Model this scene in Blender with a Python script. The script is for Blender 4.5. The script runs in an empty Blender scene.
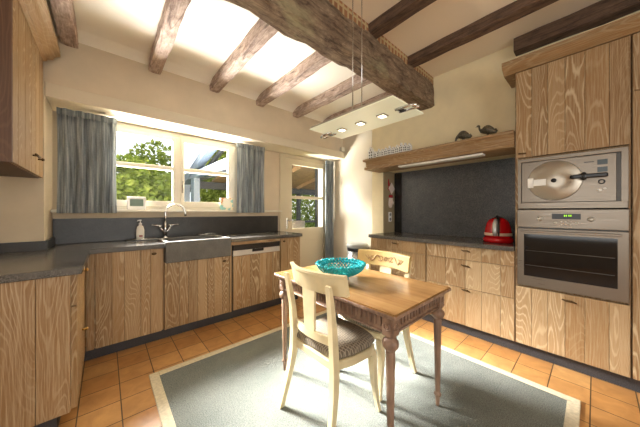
import bpy, bmesh, math, random
from mathutils import Vector, Matrix
random.seed(7)
C = bpy.context.scene.collection
S = bpy.context.scene
PI = math.pi
R = math.radians

# ------------------------------------------------------------------ camera
cam = bpy.data.objects.new('camera', bpy.data.cameras.new('camera'))
C.objects.link(cam)
cam.data.sensor_width = 36.0
cam.data.lens = 243.0 / 640 * 36
cam.data.shift_y = -0.0031
cam.data.clip_start = 0.02
cam.location = (0, 0, 1.222)
cam.rotation_euler = (R(90), 0, R(48.556 - 90))
S.camera = cam

# ------------------------------------------------------------------ world, lights, exposure
W = bpy.data.worlds.new('sky'); S.world = W; W.use_nodes = True
bg = W.node_tree.nodes['Background']
bg.inputs['Color'].default_value = (0.93, 0.97, 1.0, 1)
bg.inputs['Strength'].default_value = 1.7

def area(name, loc, target, sx, sy, power, col=(1, 1, 1), spread=180):
    l = bpy.data.lights.new(name, 'AREA'); l.shape = 'RECTANGLE'
    l.size = sx; l.size_y = sy; l.energy = power; l.color = col; l.spread = R(spread)
    o = bpy.data.objects.new(name, l); C.objects.link(o)
    o.location = loc
    o.rotation_euler = (Vector(target) - Vector(loc)).to_track_quat('-Z', 'Y').to_euler()
    return o
area('garden_daylight', (-0.9, 6.2, 3.9), (0.25, 3.2, 1.5), 3.0, 1.7, 1150, (1, 0.98, 0.94), 46)
area('terrace_bounce', (-0.5, 4.3, 0.12), (0.0, 3.5, 2.2), 3.6, 1.2, 1350, (1, 0.98, 0.94), 120)
area('rear_fill', (0.4, -2.75, 1.6), (0.8, 1.5, 1.2), 2.4, 1.9, 40, (1, 0.95, 0.86))  # added fill lamp outside an unseen opening behind the camera
area('side_fill', (-2.75, 0.1, 1.4), (1.6, 1.0, 0.5), 2.2, 1.7, 22, (1, 0.96, 0.88))  # fill lamp added beyond an out-of-view opening in the left wall
S.view_settings.view_transform = 'Standard'
S.view_settings.look = 'None'
S.view_settings.gamma = 1.0
S.view_settings.use_curve_mapping = False
S.view_settings.exposure = 0.14

# ------------------------------------------------------------------ materials
def lin(c):
    out = []
    for v in c:
        v /= 255.0
        out.append(v / 12.92 if v <= 0.04045 else ((v + 0.055) / 1.055) ** 2.4)
    return (*out, 1)

def newmat(name):
    m = bpy.data.materials.new(name); m.use_nodes = True
    nt = m.node_tree
    return m, nt, nt.nodes['Principled BSDF']

def nd(nt, t, **kw):
    n = nt.nodes.new(t)
    for k, v in kw.items():
        if k.startswith('_'): setattr(n, k[1:], v)
        else: n.inputs[k.replace('__', ' ')].default_value = v
    return n

def ramp(nt, fac, stops, interp='LINEAR'):
    r = nt.nodes.new('ShaderNodeValToRGB')
    r.color_ramp.interpolation = interp
    e = r.color_ramp.elements
    while len(e) < len(stops): e.new(0.5)
    for i, (p, c) in enumerate(stops):
        e[i].position = p; e[i].color = c
    nt.links.new(fac, r.inputs['Fac'])
    return r.outputs['Color']

def mixc(nt, fac, a, b, mode='MIX'):
    n = nt.nodes.new('ShaderNodeMix'); n.data_type = 'RGBA'; n.blend_type = mode
    for sock, v in ((n.inputs[0], fac), (n.inputs[6], a), (n.inputs[7], b)):
        if hasattr(v, 'is_linked'): nt.links.new(v, sock)
        else: sock.default_value = v
    return n.outputs[2]

def coords(nt, scale=(1, 1, 1), plank=False):
    tc = nt.nodes.new('ShaderNodeTexCoord'); out = tc.outputs['Object']
    if plank:
        at = nt.nodes.new('ShaderNodeAttribute'); at.attribute_name = 'plank'
        vm = nt.nodes.new('ShaderNodeVectorMath'); vm.operation = 'MULTIPLY_ADD'
        nt.links.new(at.outputs['Vector'], vm.inputs[0]); vm.inputs[1].default_value = (9, 9, 9)
        nt.links.new(out, vm.inputs[2]); out = vm.outputs[0]
    mp = nt.nodes.new('ShaderNodeMapping'); mp.inputs['Scale'].default_value = scale
    nt.links.new(out, mp.inputs['Vector'])
    return mp.outputs['Vector']

def bump(nt, b, h, strength=0.3, dist=0.01):
    n = nt.nodes.new('ShaderNodeBump'); n.inputs['Strength'].default_value = strength
    n.inputs['Distance'].default_value = dist
    nt.links.new(h, n.inputs['Height']); nt.links.new(n.outputs['Normal'], b.inputs['Normal'])

def noise(nt, vec, scale, detail=3, rough=0.5, dist=0.0):
    n = nd(nt, 'ShaderNodeTexNoise', Scale=scale, Detail=detail, Roughness=rough, Distortion=dist)
    nt.links.new(vec, n.inputs['Vector'])
    return n.outputs['Fac']

def flat(name, col, rough=0.5, metal=0.0, var=0.0, scale=6, bmp=0.0, bscale=60, spec=0.5):
    m, nt, b = newmat(name)
    b.inputs['Base Color'].default_value = lin(col)
    b.inputs['Roughness'].default_value = rough; b.inputs['Metallic'].default_value = metal
    b.inputs['Specular IOR Level'].default_value = spec
    if var:
        v = coords(nt); f = noise(nt, v, scale)
        lo = tuple(max(0, x * (1 - var)) for x in col); hi = tuple(min(255, x * (1 + var)) for x in col)
        nt.links.new(ramp(nt, f, [(0.3, lin(lo)), (0.7, lin(hi))]), b.inputs['Base Color'])
    if bmp:
        bump(nt, b, noise(nt, coords(nt), bscale, 4), bmp, 0.005)
    return m

def oak(name, axis='Z', dark=(108, 78, 45), mid=(150, 115, 73), lime=(222, 204, 170), rings=0.6):
    """limed oak: cathedral figure with pale lime in the grain, one tone per plank"""
    m, nt, b = newmat(name)
    k = {'Z': (1, 1, 0.16), 'Y': (1, 0.16, 1), 'X': (0.16, 1, 1)}[axis]
    fk = {'Z': (1, 1, 0.03), 'Y': (1, 0.03, 1), 'X': (0.03, 1, 1)}[axis]
    v = coords(nt, k, True)
    n1 = noise(nt, v, 5.0, 1.5, 0.4, 0.25)
    mul = nd(nt, 'ShaderNodeMath', _operation='MULTIPLY'); mul.inputs[1].default_value = 240
    vf = coords(nt, fk, True)
    fine = noise(nt, vf, 150, 4, 0.7)
    jit = nd(nt, 'ShaderNodeMath', _operation='MULTIPLY_ADD'); nt.links.new(noise(nt, v, 60, 3, 0.6), jit.inputs[0]); jit.inputs[1].default_value = 3.5
    nt.links.new(n1, mul.inputs[0]); nt.links.new(mul.outputs[0], jit.inputs[2])
    sn = nd(nt, 'ShaderNodeMath', _operation='SINE'); nt.links.new(jit.outputs[0], sn.inputs[0])
    ring = ramp(nt, sn.outputs[0], [(0.45, (0, 0, 0, 1)), (1.0, (1, 1, 1, 1))])
    patch = ramp(nt, noise(nt, v, 3.0, 2), [(0.4, (0.15, 0.15, 0.15, 1)), (0.65, (1, 1, 1, 1))])
    ring = mixc(nt, 1.0, ring, patch, 'MULTIPLY')
    pores = ramp(nt, fine, [(0.42, (0, 0, 0, 1)), (0.66, (1, 1, 1, 1))])
    blotch = noise(nt, v, 2.2, 2)
    at = nt.nodes.new('ShaderNodeAttribute'); at.attribute_name = 'plank'
    sep = nt.nodes.new('ShaderNodeSeparateColor'); nt.links.new(at.outputs['Color'], sep.inputs[0])
    tone = ramp(nt, sep.outputs[1], [(0.0, lin(dark)), (0.55, lin(mid)),
                (1.0, lin(tuple(0.55 * a + 0.45 * c for a, c in zip(mid, lime))))])
    warm = mixc(nt, blotch, tone, lin(mid))
    f1 = nd(nt, 'ShaderNodeMath', _operation='MULTIPLY'); nt.links.new(ring, f1.inputs[0]); f1.inputs[1].default_value = rings
    c1 = mixc(nt, f1.outputs[0], warm, lin(lime))
    f2 = nd(nt, 'ShaderNodeMath', _operation='MULTIPLY'); nt.links.new(pores, f2.inputs[0]); f2.inputs[1].default_value = 0.5
    c2 = mixc(nt, f2.outputs[0], c1, lin(tuple(0.3 * a + 0.7 * c for a, c in zip(dark, lime))))
    nt.links.new(c2, b.inputs['Base Color'])
    b.inputs['Roughness'].default_value = 0.55
    bump(nt, b, pores, 0.12, 0.002)
    return m

def rough_timber(name, axis, dark, light, lichen=None, hewn=0.6):
    """old sawn or hewn timber: long grain, checks and mottled weathering"""
    m, nt, b = newmat(name)
    ax = lambda q: {'Y': (1, q, 1), 'X': (q, 1, 1)}[axis]
    n = noise(nt, coords(nt, ax(0.45)), 16, 6, 0.75, 0.4)
    c = ramp(nt, n, [(0.34, lin(dark)), (0.66, lin(light))])
    g = noise(nt, coords(nt, ax(0.06)), 85, 4, 0.7)
    s = ramp(nt, g, [(0.36, (0.35, 0.33, 0.31, 1)), (0.55, (1, 1, 1, 1))])
    c = mixc(nt, hewn, c, s, 'MULTIPLY')
    ck = ramp(nt, noise(nt, coords(nt, ax(0.07)), 11, 2, 0.5, 0.3), [(0.485, (1, 1, 1, 1)), (0.5, (0.15, 0.12, 0.1, 1)), (0.515, (1, 1, 1, 1))])
    c = mixc(nt, 0.6, c, ck, 'MULTIPLY')
    if lichen:
        f = ramp(nt, noise(nt, coords(nt, ax(0.5)), 4, 5, 0.7), [(0.55, (0, 0, 0, 1)), (0.7, (0.6, 0.6, 0.6, 1))])
        c = mixc(nt, f, c, lin(lichen))
    nt.links.new(c, b.inputs['Base Color']); b.inputs['Roughness'].default_value = 0.85
    bump(nt, b, mixc(nt, 0.5, n, s), 0.45, 0.012)
    return m

def granite(name, base, speck, rough, scale=260):
    m, nt, b = newmat(name)
    v = coords(nt)
    f = noise(nt, v, scale, 2, 0.7)
    c = ramp(nt, f, [(0.38, lin(base)), (0.72, lin(speck))])
    g = ramp(nt, noise(nt, v, 9, 4), [(0.3, (0.8, 0.8, 0.8, 1)), (0.7, (1.15, 1.15, 1.15, 1))])
    nt.links.new(mixc(nt, 1.0, c, g, 'MULTIPLY'), b.inputs['Base Color'])
    b.inputs['Roughness'].default_value = rough
    return m

def brushed(name, col, rough=0.3, axis='Y'):
    m, nt, b = newmat(name)
    k = {'Y': (1, 0.02, 1), 'X': (0.02, 1, 1)}[axis]
    f = noise(nt, coords(nt, k), 220, 2)
    b.inputs['Base Color'].default_value = lin(col); b.inputs['Metallic'].default_value = 0.9
    rr = ramp(nt, f, [(0.3, (rough * 0.8,) * 3 + (1,)), (0.7, (rough * 1.25,) * 3 + (1,))])
    nt.links.new(rr, b.inputs['Roughness'])
    return m

def glass_mat(name, tint=(1, 1, 1, 1), refl=0.005):
    m = bpy.data.materials.new(name); m.use_nodes = True; nt = m.node_tree; nt.nodes.clear()
    out = nt.nodes.new('ShaderNodeOutputMaterial'); mix = nt.nodes.new('ShaderNodeMixShader')
    t = nt.nodes.new('ShaderNodeBsdfTransparent'); t.inputs['Color'].default_value = tint
    g = nt.nodes.new('ShaderNodeBsdfGlossy'); g.inputs['Roughness'].default_value = 0.02
    lw = nt.nodes.new('ShaderNodeLayerWeight'); lw.inputs['Blend'].default_value = 0.1
    mu = nt.nodes.new('ShaderNodeMath'); mu.operation = 'MULTIPLY_ADD'
    nt.links.new(lw.outputs['Facing'], mu.inputs[0]); mu.inputs[1].default_value = 0.08; mu.inputs[2].default_value = refl
    nt.links.new(mu.outputs[0], mix.inputs['Fac'])
    nt.links.new(t.outputs[0], mix.inputs[1]); nt.links.new(g.outputs[0], mix.inputs[2])
    nt.links.new(mix.outputs[0], out.inputs['Surface'])
    return m

def emit(name, col, strength):
    m, nt, b = newmat(name)
    b.inputs['Base Color'].default_value = lin(col)
    b.inputs['Emission Color'].default_value = lin(col); b.inputs['Emission Strength'].default_value = strength
    return m

def tile_mat():
    m, nt, b = newmat('terracotta_tiles')
    tc = nt.nodes.new('ShaderNodeTexCoord'); mp = nt.nodes.new('ShaderNodeMapping')
    nt.links.new(tc.outputs['Object'], mp.inputs['Vector'])
    mp.inputs['Location'].default_value = (-0.075 + 0.2015 * 10, -0.02 + 0.2015 * 20, 0)
    br = nd(nt, 'ShaderNodeTexBrick', _offset=0.0, _squash=1.0, Scale=1.0)
    br.inputs['Brick Width'].default_value = 0.2015; br.inputs['Row Height'].default_value = 0.2015
    br.inputs['Mortar Size'].default_value = 0.0035; br.inputs['Mortar Smooth'].default_value = 0.2
    br.inputs['Color1'].default_value = lin((200, 154, 98)); br.inputs['Color2'].default_value = lin((180, 130, 76))
    br.inputs['Mortar'].default_value = lin((84, 62, 42))
    nt.links.new(mp.outputs[0], br.inputs['Vector'])
    v = coords(nt)
    g = ramp(nt, noise(nt, v, 9, 5, 0.6, 0.6), [(0.25, (0.72, 0.66, 0.6, 1)), (0.75, (1.12, 1.12, 1.08, 1))])
    nt.links.new(mixc(nt, 1.0, br.outputs['Color'], g, 'MULTIPLY'), b.inputs['Base Color'])
    b.inputs['Roughness'].default_value = 0.38
    inv = nd(nt, 'ShaderNodeMath', _operation='SUBTRACT'); inv.inputs[0].default_value = 1.0
    nt.links.new(br.outputs['Fac'], inv.inputs[1])
    bump(nt, b, inv.outputs[0], 0.4, 0.003)
    return m

def rug_mat():
    m, nt, b = newmat('rug_pile')
    v = coords(nt)
    a = ramp(nt, noise(nt, v, 190, 3, 0.75), [(0.32, lin((84, 88, 84))), (0.68, lin((150, 154, 147)))])
    g = ramp(nt, noise(nt, v, 3.0, 4, 0.6), [(0.3, (0.8, 0.82, 0.82, 1)), (0.7, (1.08, 1.07, 1.06, 1))])
    nt.links.new(mixc(nt, 1.0, a, g, 'MULTIPLY'), b.inputs['Base Color'])
    b.inputs['Roughness'].default_value = 1.0; b.inputs['Specular IOR Level'].default_value = 0.1
    bump(nt, b, noise(nt, v, 160, 2), 0.8, 0.01)
    return m

def curtain_mat():
    m, nt, b = newmat('curtain_linen')
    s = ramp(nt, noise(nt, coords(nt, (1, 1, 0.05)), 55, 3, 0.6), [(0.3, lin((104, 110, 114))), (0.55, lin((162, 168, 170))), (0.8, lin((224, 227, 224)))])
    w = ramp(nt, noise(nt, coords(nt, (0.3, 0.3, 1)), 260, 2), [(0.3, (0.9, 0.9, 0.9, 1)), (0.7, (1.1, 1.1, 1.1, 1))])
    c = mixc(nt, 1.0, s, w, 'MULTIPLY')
    nt.links.new(c, b.inputs['Base Color']); b.inputs['Roughness'].default_value = 0.95
    b.inputs['Specular IOR Level'].default_value = 0.1
    tr = nt.nodes.new('ShaderNodeBsdfTranslucent'); nt.links.new(c, tr.inputs['Color'])
    mx = nt.nodes.new('ShaderNodeMixShader'); mx.inputs['Fac'].default_value = 0.3
    out = nt.nodes['Material Output']
    nt.links.new(b.outputs[0], mx.inputs[1]); nt.links.new(tr.outputs[0], mx.inputs[2]); nt.links.new(mx.outputs[0], out.inputs['Surface'])
    return m

def cushion_mat():
    m, nt, b = newmat('woven_seat_fabric')
    tc = nt.nodes.new('ShaderNodeTexCoord'); mp = nt.nodes.new('ShaderNodeMapping')
    mp.inputs['Rotation'].default_value = (0, 0, R(45)); nt.links.new(tc.outputs['Object'], mp.inputs['Vector'])
    ck = nd(nt, 'ShaderNodeTexBrick', _offset=0.5, Scale=1.0)
    ck.inputs['Brick Width'].default_value = 0.018; ck.inputs['Row Height'].default_value = 0.012
    ck.inputs['Mortar Size'].default_value = 0.0018
    ck.inputs['Color1'].default_value = lin((122, 110, 94)); ck.inputs['Color2'].default_value = lin((106, 94, 80))
    ck.inputs['Mortar'].default_value = lin((164, 152, 132))
    nt.links.new(mp.outputs[0], ck.inputs['Vector'])
    nt.links.new(ck.outputs['Color'], b.inputs['Base Color']); b.inputs['Roughness'].default_value = 0.9
    return m

def table_mat(name, axis, c1, c2, rough):
    m, nt, b = newmat(name)
    k = {'Y': (1, 0.08, 1), 'Z': (1, 1, 0.12)}[axis]
    n = noise(nt, coords(nt, k), 26, 4, 0.6, 0.4)
    blot = noise(nt, coords(nt), 5, 3)
    c = ramp(nt, n, [(0.3, lin(c1)), (0.7, lin(c2))])
    g = ramp(nt, blot, [(0.3, (0.8, 0.78, 0.74, 1)), (0.7, (1.1, 1.1, 1.1, 1))])
    nt.links.new(mixc(nt, 1.0, c, g, 'MULTIPLY'), b.inputs['Base Color']); b.inputs['Roughness'].default_value = rough
    return m

def leaf_mat(name, c1, c2):
    m, nt, b = newmat(name)
    f = noise(nt, coords(nt), 6.5, 5, 0.75)
    c = ramp(nt, f, [(0.34, lin(tuple(x * 0.72 for x in c1))), (0.5, lin(c1)), (0.68, lin(c2))])
    nt.links.new(c, b.inputs['Base Color']); b.inputs['Roughness'].default_value = 0.7
    tr = nt.nodes.new('ShaderNodeBsdfTranslucent'); nt.links.new(c, tr.inputs['Color'])
    mx = nt.nodes.new('ShaderNodeMixShader'); mx.inputs['Fac'].default_value = 0.4
    out = nt.nodes['Material Output']
    nt.links.new(b.outputs[0], mx.inputs[1]); nt.links.new(tr.outputs[0], mx.inputs[2]); nt.links.new(mx.outputs[0], out.inputs['Surface'])
    return m

def brick_mat():
    m, nt, b = newmat('small_brick_infill')
    tc = nt.nodes.new('ShaderNodeTexCoord'); sx = nt.nodes.new('ShaderNodeSeparateXYZ'); cb = nt.nodes.new('ShaderNodeCombineXYZ')
    nt.links.new(tc.outputs['Object'], sx.inputs[0]); nt.links.new(sx.outputs[0], cb.inputs[0]); nt.links.new(sx.outputs[2], cb.inputs[1])
    br = nd(nt, 'ShaderNodeTexBrick', _offset=0.0, Scale=1.0)
    br.inputs['Brick Width'].default_value = 0.055; br.inputs['Row Height'].default_value = 0.2
    br.inputs['Mortar Size'].default_value = 0.014; br.inputs['Mortar Smooth'].default_value = 0.6
    br.inputs['Color1'].default_value = lin((160, 114, 78)); br.inputs['Color2'].default_value = lin((142, 98, 68))
    br.inputs['Mortar'].default_value = lin((190, 168, 126))
    nt.links.new(cb.outputs[0], br.inputs['Vector']); nt.links.new(br.outputs['Color'], b.inputs['Base Color'])
    b.inputs['Roughness'].default_value = 0.95
    return m

M = dict(
    wall=flat('beige_plaster', (212, 196, 170), 0.9, var=0.02, bmp=0.05, bscale=40),
    reveal=flat('white_plaster', (238, 228, 208), 0.9),
    hearth=flat('cream_plaster', (240, 226, 188), 0.9, var=0.02, bmp=0.05, bscale=40),
    pier=flat('khaki_plaster', (158, 142, 110), 0.9),
    ceil=flat('white_ceiling', (246, 240, 226), 0.95, bmp=0.04, bscale=14),
    ceil2=flat('cream_ceiling', (238, 224, 200), 0.95, bmp=0.04, bscale=14),
    frame=flat('cream_paint', (216, 209, 192), 0.4),
    doorp=flat('door_cream_paint', (208, 195, 166), 0.45),
    oak=oak('limed_oak'), oaky=oak('limed_oak_long', 'Y'), oakx=oak('limed_oak_wide', 'X'),
    beam=rough_timber('old_beam_timber', 'X', (92, 70, 54), (164, 142, 116), (166, 160, 122)),
    joist=rough_timber('joist_timber', 'Y', (134, 110, 98), (212, 190, 174), None, 0.45),
    joistd=rough_timber('dark_joist_timber', 'Y', (78, 58, 46), (122, 96, 76)),
    granite=granite('dark_granite', (36, 34, 31), (78, 75, 71), 0.36),
    granite_top=granite('worktop_granite', (66, 63, 59), (124, 120, 114), 0.2),
    honed=granite('hearth_granite', (50, 52, 55), (112, 115, 118), 0.33, 150),
    black=granite('dark_reflection_granite', (26, 25, 24), (46, 44, 42), 0.25),
    plinth=granite('plinth_stone', (44, 44, 48), (72, 72, 76), 0.5),
    sink=granite('sink_stone', (90, 87, 82), (112, 109, 104), 0.7, 120),
    steel=brushed('brushed_steel', (134, 124, 112), 0.34), steelx=brushed('brushed_steel_wide', (196, 188, 176), 0.3, 'X'),
    chrome=flat('chrome', (214, 214, 214), 0.12, 1.0),
    bronze=flat('aged_bronze', (92, 70, 44), 0.45, 0.7), brass=flat('brass', (190, 150, 84), 0.3, 0.9),
    blackp=flat('black_plastic', (22, 22, 23), 0.3), greyp=flat('grey_plastic', (120, 120, 118), 0.4),
    white=flat('white_plastic', (238, 236, 230), 0.35), glass=glass_mat('window_glass'),
    lampglass=None, ovenglass=flat('oven_glass', (18, 18, 20), 0.06),
    tiles=tile_mat(), rug=rug_mat(), rugb=flat('rug_binding', (206, 194, 166), 0.9, var=0.06, scale=60),
    curtain=curtain_mat(), cream=flat('cream_chair_paint', (216, 200, 160), 0.4, var=0.04, scale=12),
    ornament=flat('ochre_painted_ornament', (128, 92, 46), 0.6), cushion=cushion_mat(),
    tabletop=table_mat('polished_table_top', 'Y', (146, 106, 64), (176, 136, 88), 0.2),
    tableleg=table_mat('turned_table_wood', 'Z', (102, 78, 64), (162, 132, 110), 0.45),
    turq=flat('turquoise_glaze', (30, 160, 168), 0.18, var=0.12, scale=14),
    red=flat('glossy_red', (190, 14, 20), 0.12), silver=flat('silver_plastic', (200, 200, 198), 0.25, 0.5),
    band=flat('pale_band', (226, 196, 170), 0.4), delft=flat('white_porcelain', (246, 246, 242), 0.2),
    blue=flat('slate_blue_glaze', (36, 44, 50), 0.3), fowl=flat('speckled_bird_glaze', (72, 66, 52), 0.5, var=0.5, scale=110),
    mittred=flat('red_cotton', (170, 40, 44), 0.9), mittw=flat('white_cotton', (226, 210, 196), 0.9, var=0.05, scale=80),
    brick=brick_mat(), leaf=leaf_mat('tree_leaves', (120, 138, 48), (206, 212, 116)), leafd=leaf_mat('hedge_leaves', (112, 134, 46), (198, 208, 104)),
    bark=flat('bark', (90, 76, 60), 0.9), lawn=flat('lawn_grass', (110, 130, 60), 0.95, var=0.2, scale=20),
    veranda=flat('slate_blue_paint', (72, 84, 100), 0.5), verdark=flat('anthracite_paint', (34, 36, 38), 0.5),
    timberroof=flat('veranda_boarding', (132, 106, 80), 0.8, var=0.08, scale=8), lcd=flat('lcd_green', (86, 108, 84), 0.3),
    card=flat('pale_card', (238, 232, 214), 0.6), cardb=flat('patterned_card_border', (190, 196, 170), 0.6, var=0.35, scale=25),
    led=emit('lit_spot', (255, 246, 220), 4.0), display=emit('green_display', (150, 220, 40), 1.2), metalcard=flat('anodised_lamp_metal', (176, 168, 150), 0.3, 0.8),
    dial=flat('pale_knob_metal', (206, 200, 188), 0.35, 0.3), soap=flat('soap_bottle_white', (236, 230, 216), 0.3), bin=brushed('bin_steel', (176, 176, 172), 0.28),
)
M['lampglass'] = flat('frosted_lamp_glass', (222, 226, 200), 0.25)
_b = M['lampglass'].node_tree.nodes['Principled BSDF']; _b.inputs['Emission Color'].default_value = lin((232, 232, 204)); _b.inputs['Emission Strength'].default_value = 0.28
# patterned card border: patches of teal, orange and cream
def patches():
    m, nt, b = newmat('patchwork_border')
    f = noise(nt, coords(nt), 14, 1, 0.3)
    nt.links.new(ramp(nt, f, [(0.3, lin((150, 200, 190))), (0.45, lin((236, 224, 190))), (0.58, lin((222, 160, 110))), (0.7, lin((120, 180, 180)))], 'CONSTANT'), b.inputs['Base Color'])
    return m
M['cardb'] = patches()

# ------------------------------------------------------------------ mesh helpers
def frame(mb, x0, x1, z0, z1, y0, y1, l, r, bt, tp, bev=0.003, mids=()):
    """rails between full-height stiles, butted so that no faces overlap"""
    if l: mb.box(x0, x0 + l, y0, y1, z0, z1, bev=bev)
    if r: mb.box(x1 - r, x1, y0, y1, z0, z1, bev=bev)
    if bt: mb.box(x0 + l, x1 - r, y0, y1, z0, z0 + bt, bev=bev)
    if tp: mb.box(x0 + l, x1 - r, y0, y1, z1 - tp, z1, bev=bev)
    for a, b in mids: mb.box(x0 + l, x1 - r, y0, y1, a, b, bev=bev)
    return mb
class MB:
    def __init__(s):
        s.bm = bmesh.new(); s.pl = s.bm.faces.layers.float_color.new('plank'); s.cur = (0.5, 0.5, 0.5, 1)
    def plank(s, v=None):
        s.cur = v or (random.random(), random.random(), random.random(), 1)
    def _add(s, tmp, smooth=False):
        bmesh.ops.recalc_face_normals(tmp, faces=tmp.faces[:])
        me = bpy.data.meshes.new('t'); tmp.to_mesh(me); tmp.free()
        n = len(s.bm.faces); s.bm.from_mesh(me); bpy.data.meshes.remove(me)
        s.bm.faces.ensure_lookup_table()
        for f in s.bm.faces[n:]:
            f[s.pl] = s.cur; f.smooth = smooth
        return s
    def box(s, x0, x1, y0, y1, z0, z1, bev=0.0, seg=1):
        t = bmesh.new()
        vs = [t.verts.new((x, y, z)) for x in (x0, x1) for y in (y0, y1) for z in (z0, z1)]
        for q in ((0, 1, 3, 2), (4, 6, 7, 5), (0, 4, 5, 1), (2, 3, 7, 6), (0, 2, 6, 4), (1, 5, 7, 3)):
            t.faces.new([vs[i] for i in q])
        if bev: bmesh.ops.bevel(t, geom=t.edges[:], offset=bev, segments=seg, affect='EDGES')
        return s._add(t, False)
    def prism(s, poly, axis, a0, a1, bev=0.0):
        t = bmesh.new()
        def P(u, v, a): return {'z': (u, v, a), 'y': (u, a, v), 'x': (a, u, v)}[axis]
        A = [t.verts.new(P(u, v, a0)) for u, v in poly]; B = [t.verts.new(P(u, v, a1)) for u, v in poly]
        n = len(poly); t.faces.new(A); t.faces.new(B[::-1])
        for i in range(n): t.faces.new((A[i], B[i], B[(i + 1) % n], A[(i + 1) % n]))
        if bev: bmesh.ops.bevel(t, geom=t.edges[:], offset=bev, segments=1, affect='EDGES')
        return s._add(t)
    def loops(s, rings, closed=False, cap=True, smooth=True):
        t = bmesh.new(); L = [[t.verts.new(p) for p in r] for r in rings]; n = len(L[0])
        m = len(L)
        for i in range(m if closed else m - 1):
            a, b = L[i], L[(i + 1) % m]
            for j in range(n): t.faces.new((a[j], a[(j + 1) % n], b[(j + 1) % n], b[j]))
        if cap and not closed:
            t.faces.new(L[0]); t.faces.new(L[-1][::-1])
        return s._add(t, smooth)
    def tube(s, pts, r, n=8, closed=False, flat=(1, 1)):
        pts = [Vector(p) for p in pts]; m = len(pts)
        rr = r if isinstance(r, (list, tuple)) else [r] * m
        rings = []; ref = None
        for i, p in enumerate(pts):
            if closed: d = pts[(i + 1) % m] - pts[i - 1]
            else: d = pts[min(i + 1, m - 1)] - pts[max(i - 1, 0)]
            d.normalize()
            if ref is None:
                ref = Vector((0, 0, 1)) if abs(d.z) < 0.9 else Vector((1, 0, 0))
            u = d.cross(ref); u.normalize(); w = u.cross(d); w.normalize(); ref = w
            rings.append([p + u * math.cos(2 * PI * k / n) * rr[i] * flat[0] + w * math.sin(2 * PI * k / n) * rr[i] * flat[1] for k in range(n)])
        return s.loops(rings, closed)
    def sweep(s, pts, sizes, smooth=False):
        """rectangular section (sx, sy) in the world XY plane swept along points"""
        rings = [[(x - a / 2, y - b / 2, z), (x + a / 2, y - b / 2, z), (x + a / 2, y + b / 2, z), (x - a / 2, y + b / 2, z)] for (x, y, z), (a, b) in zip(pts, sizes)]
        return s.loops(rings, smooth=smooth)
    def lathe(s, prof, c=(0, 0, 0), n=24, sx=1, sy=1, flute=None, smooth=True):
        rings = []
        for r, z in prof:
            ring = []
            for k in range(n):
                q = r
                if flute and flute[0] < z < flute[1] and k % 2: q = r * 0.86
                a = 2 * PI * k / n
                ring.append((c[0] + q * sx * math.cos(a), c[1] + q * sy * math.sin(a), c[2] + z))
            rings.append(ring)
        return s.loops(rings, smooth=smooth)
    def ell(s, c, r, n=16, m=10):
        prof = [(max(0.001, math.sin(PI * i / m)), -math.cos(PI * i / m) * r[2]) for i in range(m + 1)]
        return s.lathe(prof, c, n, r[0], r[1])
    def rot(s, ang, axis, pivot):
        bmesh.ops.rotate(s.bm, cent=Vector(pivot), matrix=Matrix.Rotation(ang, 3, axis), verts=s.bm.verts[:]); return s
    def build(s, name, m, parent=None, base=None):
        me = bpy.data.meshes.new(name)
        if parent is not None: off = Vector(BASE[parent.name])
        elif base is not None: off = Vector(base)
        else:
            xs = [v.co for v in s.bm.verts]
            off = Vector(((min(v.x for v in xs) + max(v.x for v in xs)) / 2, (min(v.y for v in xs) + max(v.y for v in xs)) / 2, min(v.z for v in xs)))
        bmesh.ops.translate(s.bm, verts=s.bm.verts[:], vec=-off)
        s.bm.to_mesh(me); s.bm.free()
        me.materials.append(m)
        o = bpy.data.objects.new(name, me); C.objects.link(o)
        if parent is not None: o.parent = parent; BASE[o.name] = tuple(off)
        else: o.location = off; BASE[o.name] = tuple(off)
        return o
BASE = {}

def thing(name, label, cat, loc=(0, 0, 0), group=None):
    o = bpy.data.objects.new(name, None); C.objects.link(o); o.location = loc
    o.empty_display_size = 0.1
    o['label'] = label; o['category'] = cat
    if group: o['group'] = group
    BASE[o.name] = tuple(loc)
    return o
def tag(o, label, cat, group=None):
    o['label'] = label; o['category'] = cat
    if group: o['group'] = group
    return o
def struct(name, mb, m, parent=None):
    o = mb.build(name, m, parent, (0, 0, 0) if parent is None else None)
    if parent is None: o['kind'] = 'structure'
    return o
def box(*a, **k): return MB().box(*a, **k)
def children(o): return [c for c in bpy.data.objects if c.parent == o]
def copy_tree(o, parent=None):
    c = o.copy(); C.objects.link(c); BASE[c.name] = BASE.get(o.name, (0, 0, 0))
    if parent is not None: c.parent = parent
    for ch in children(o): copy_tree(ch, c)
    return c
def subdiv(mb, cuts): 
    bmesh.ops.subdivide_edges(mb.bm, edges=mb.bm.edges[:], cuts=cuts, use_grid_fill=True); return mb
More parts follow.
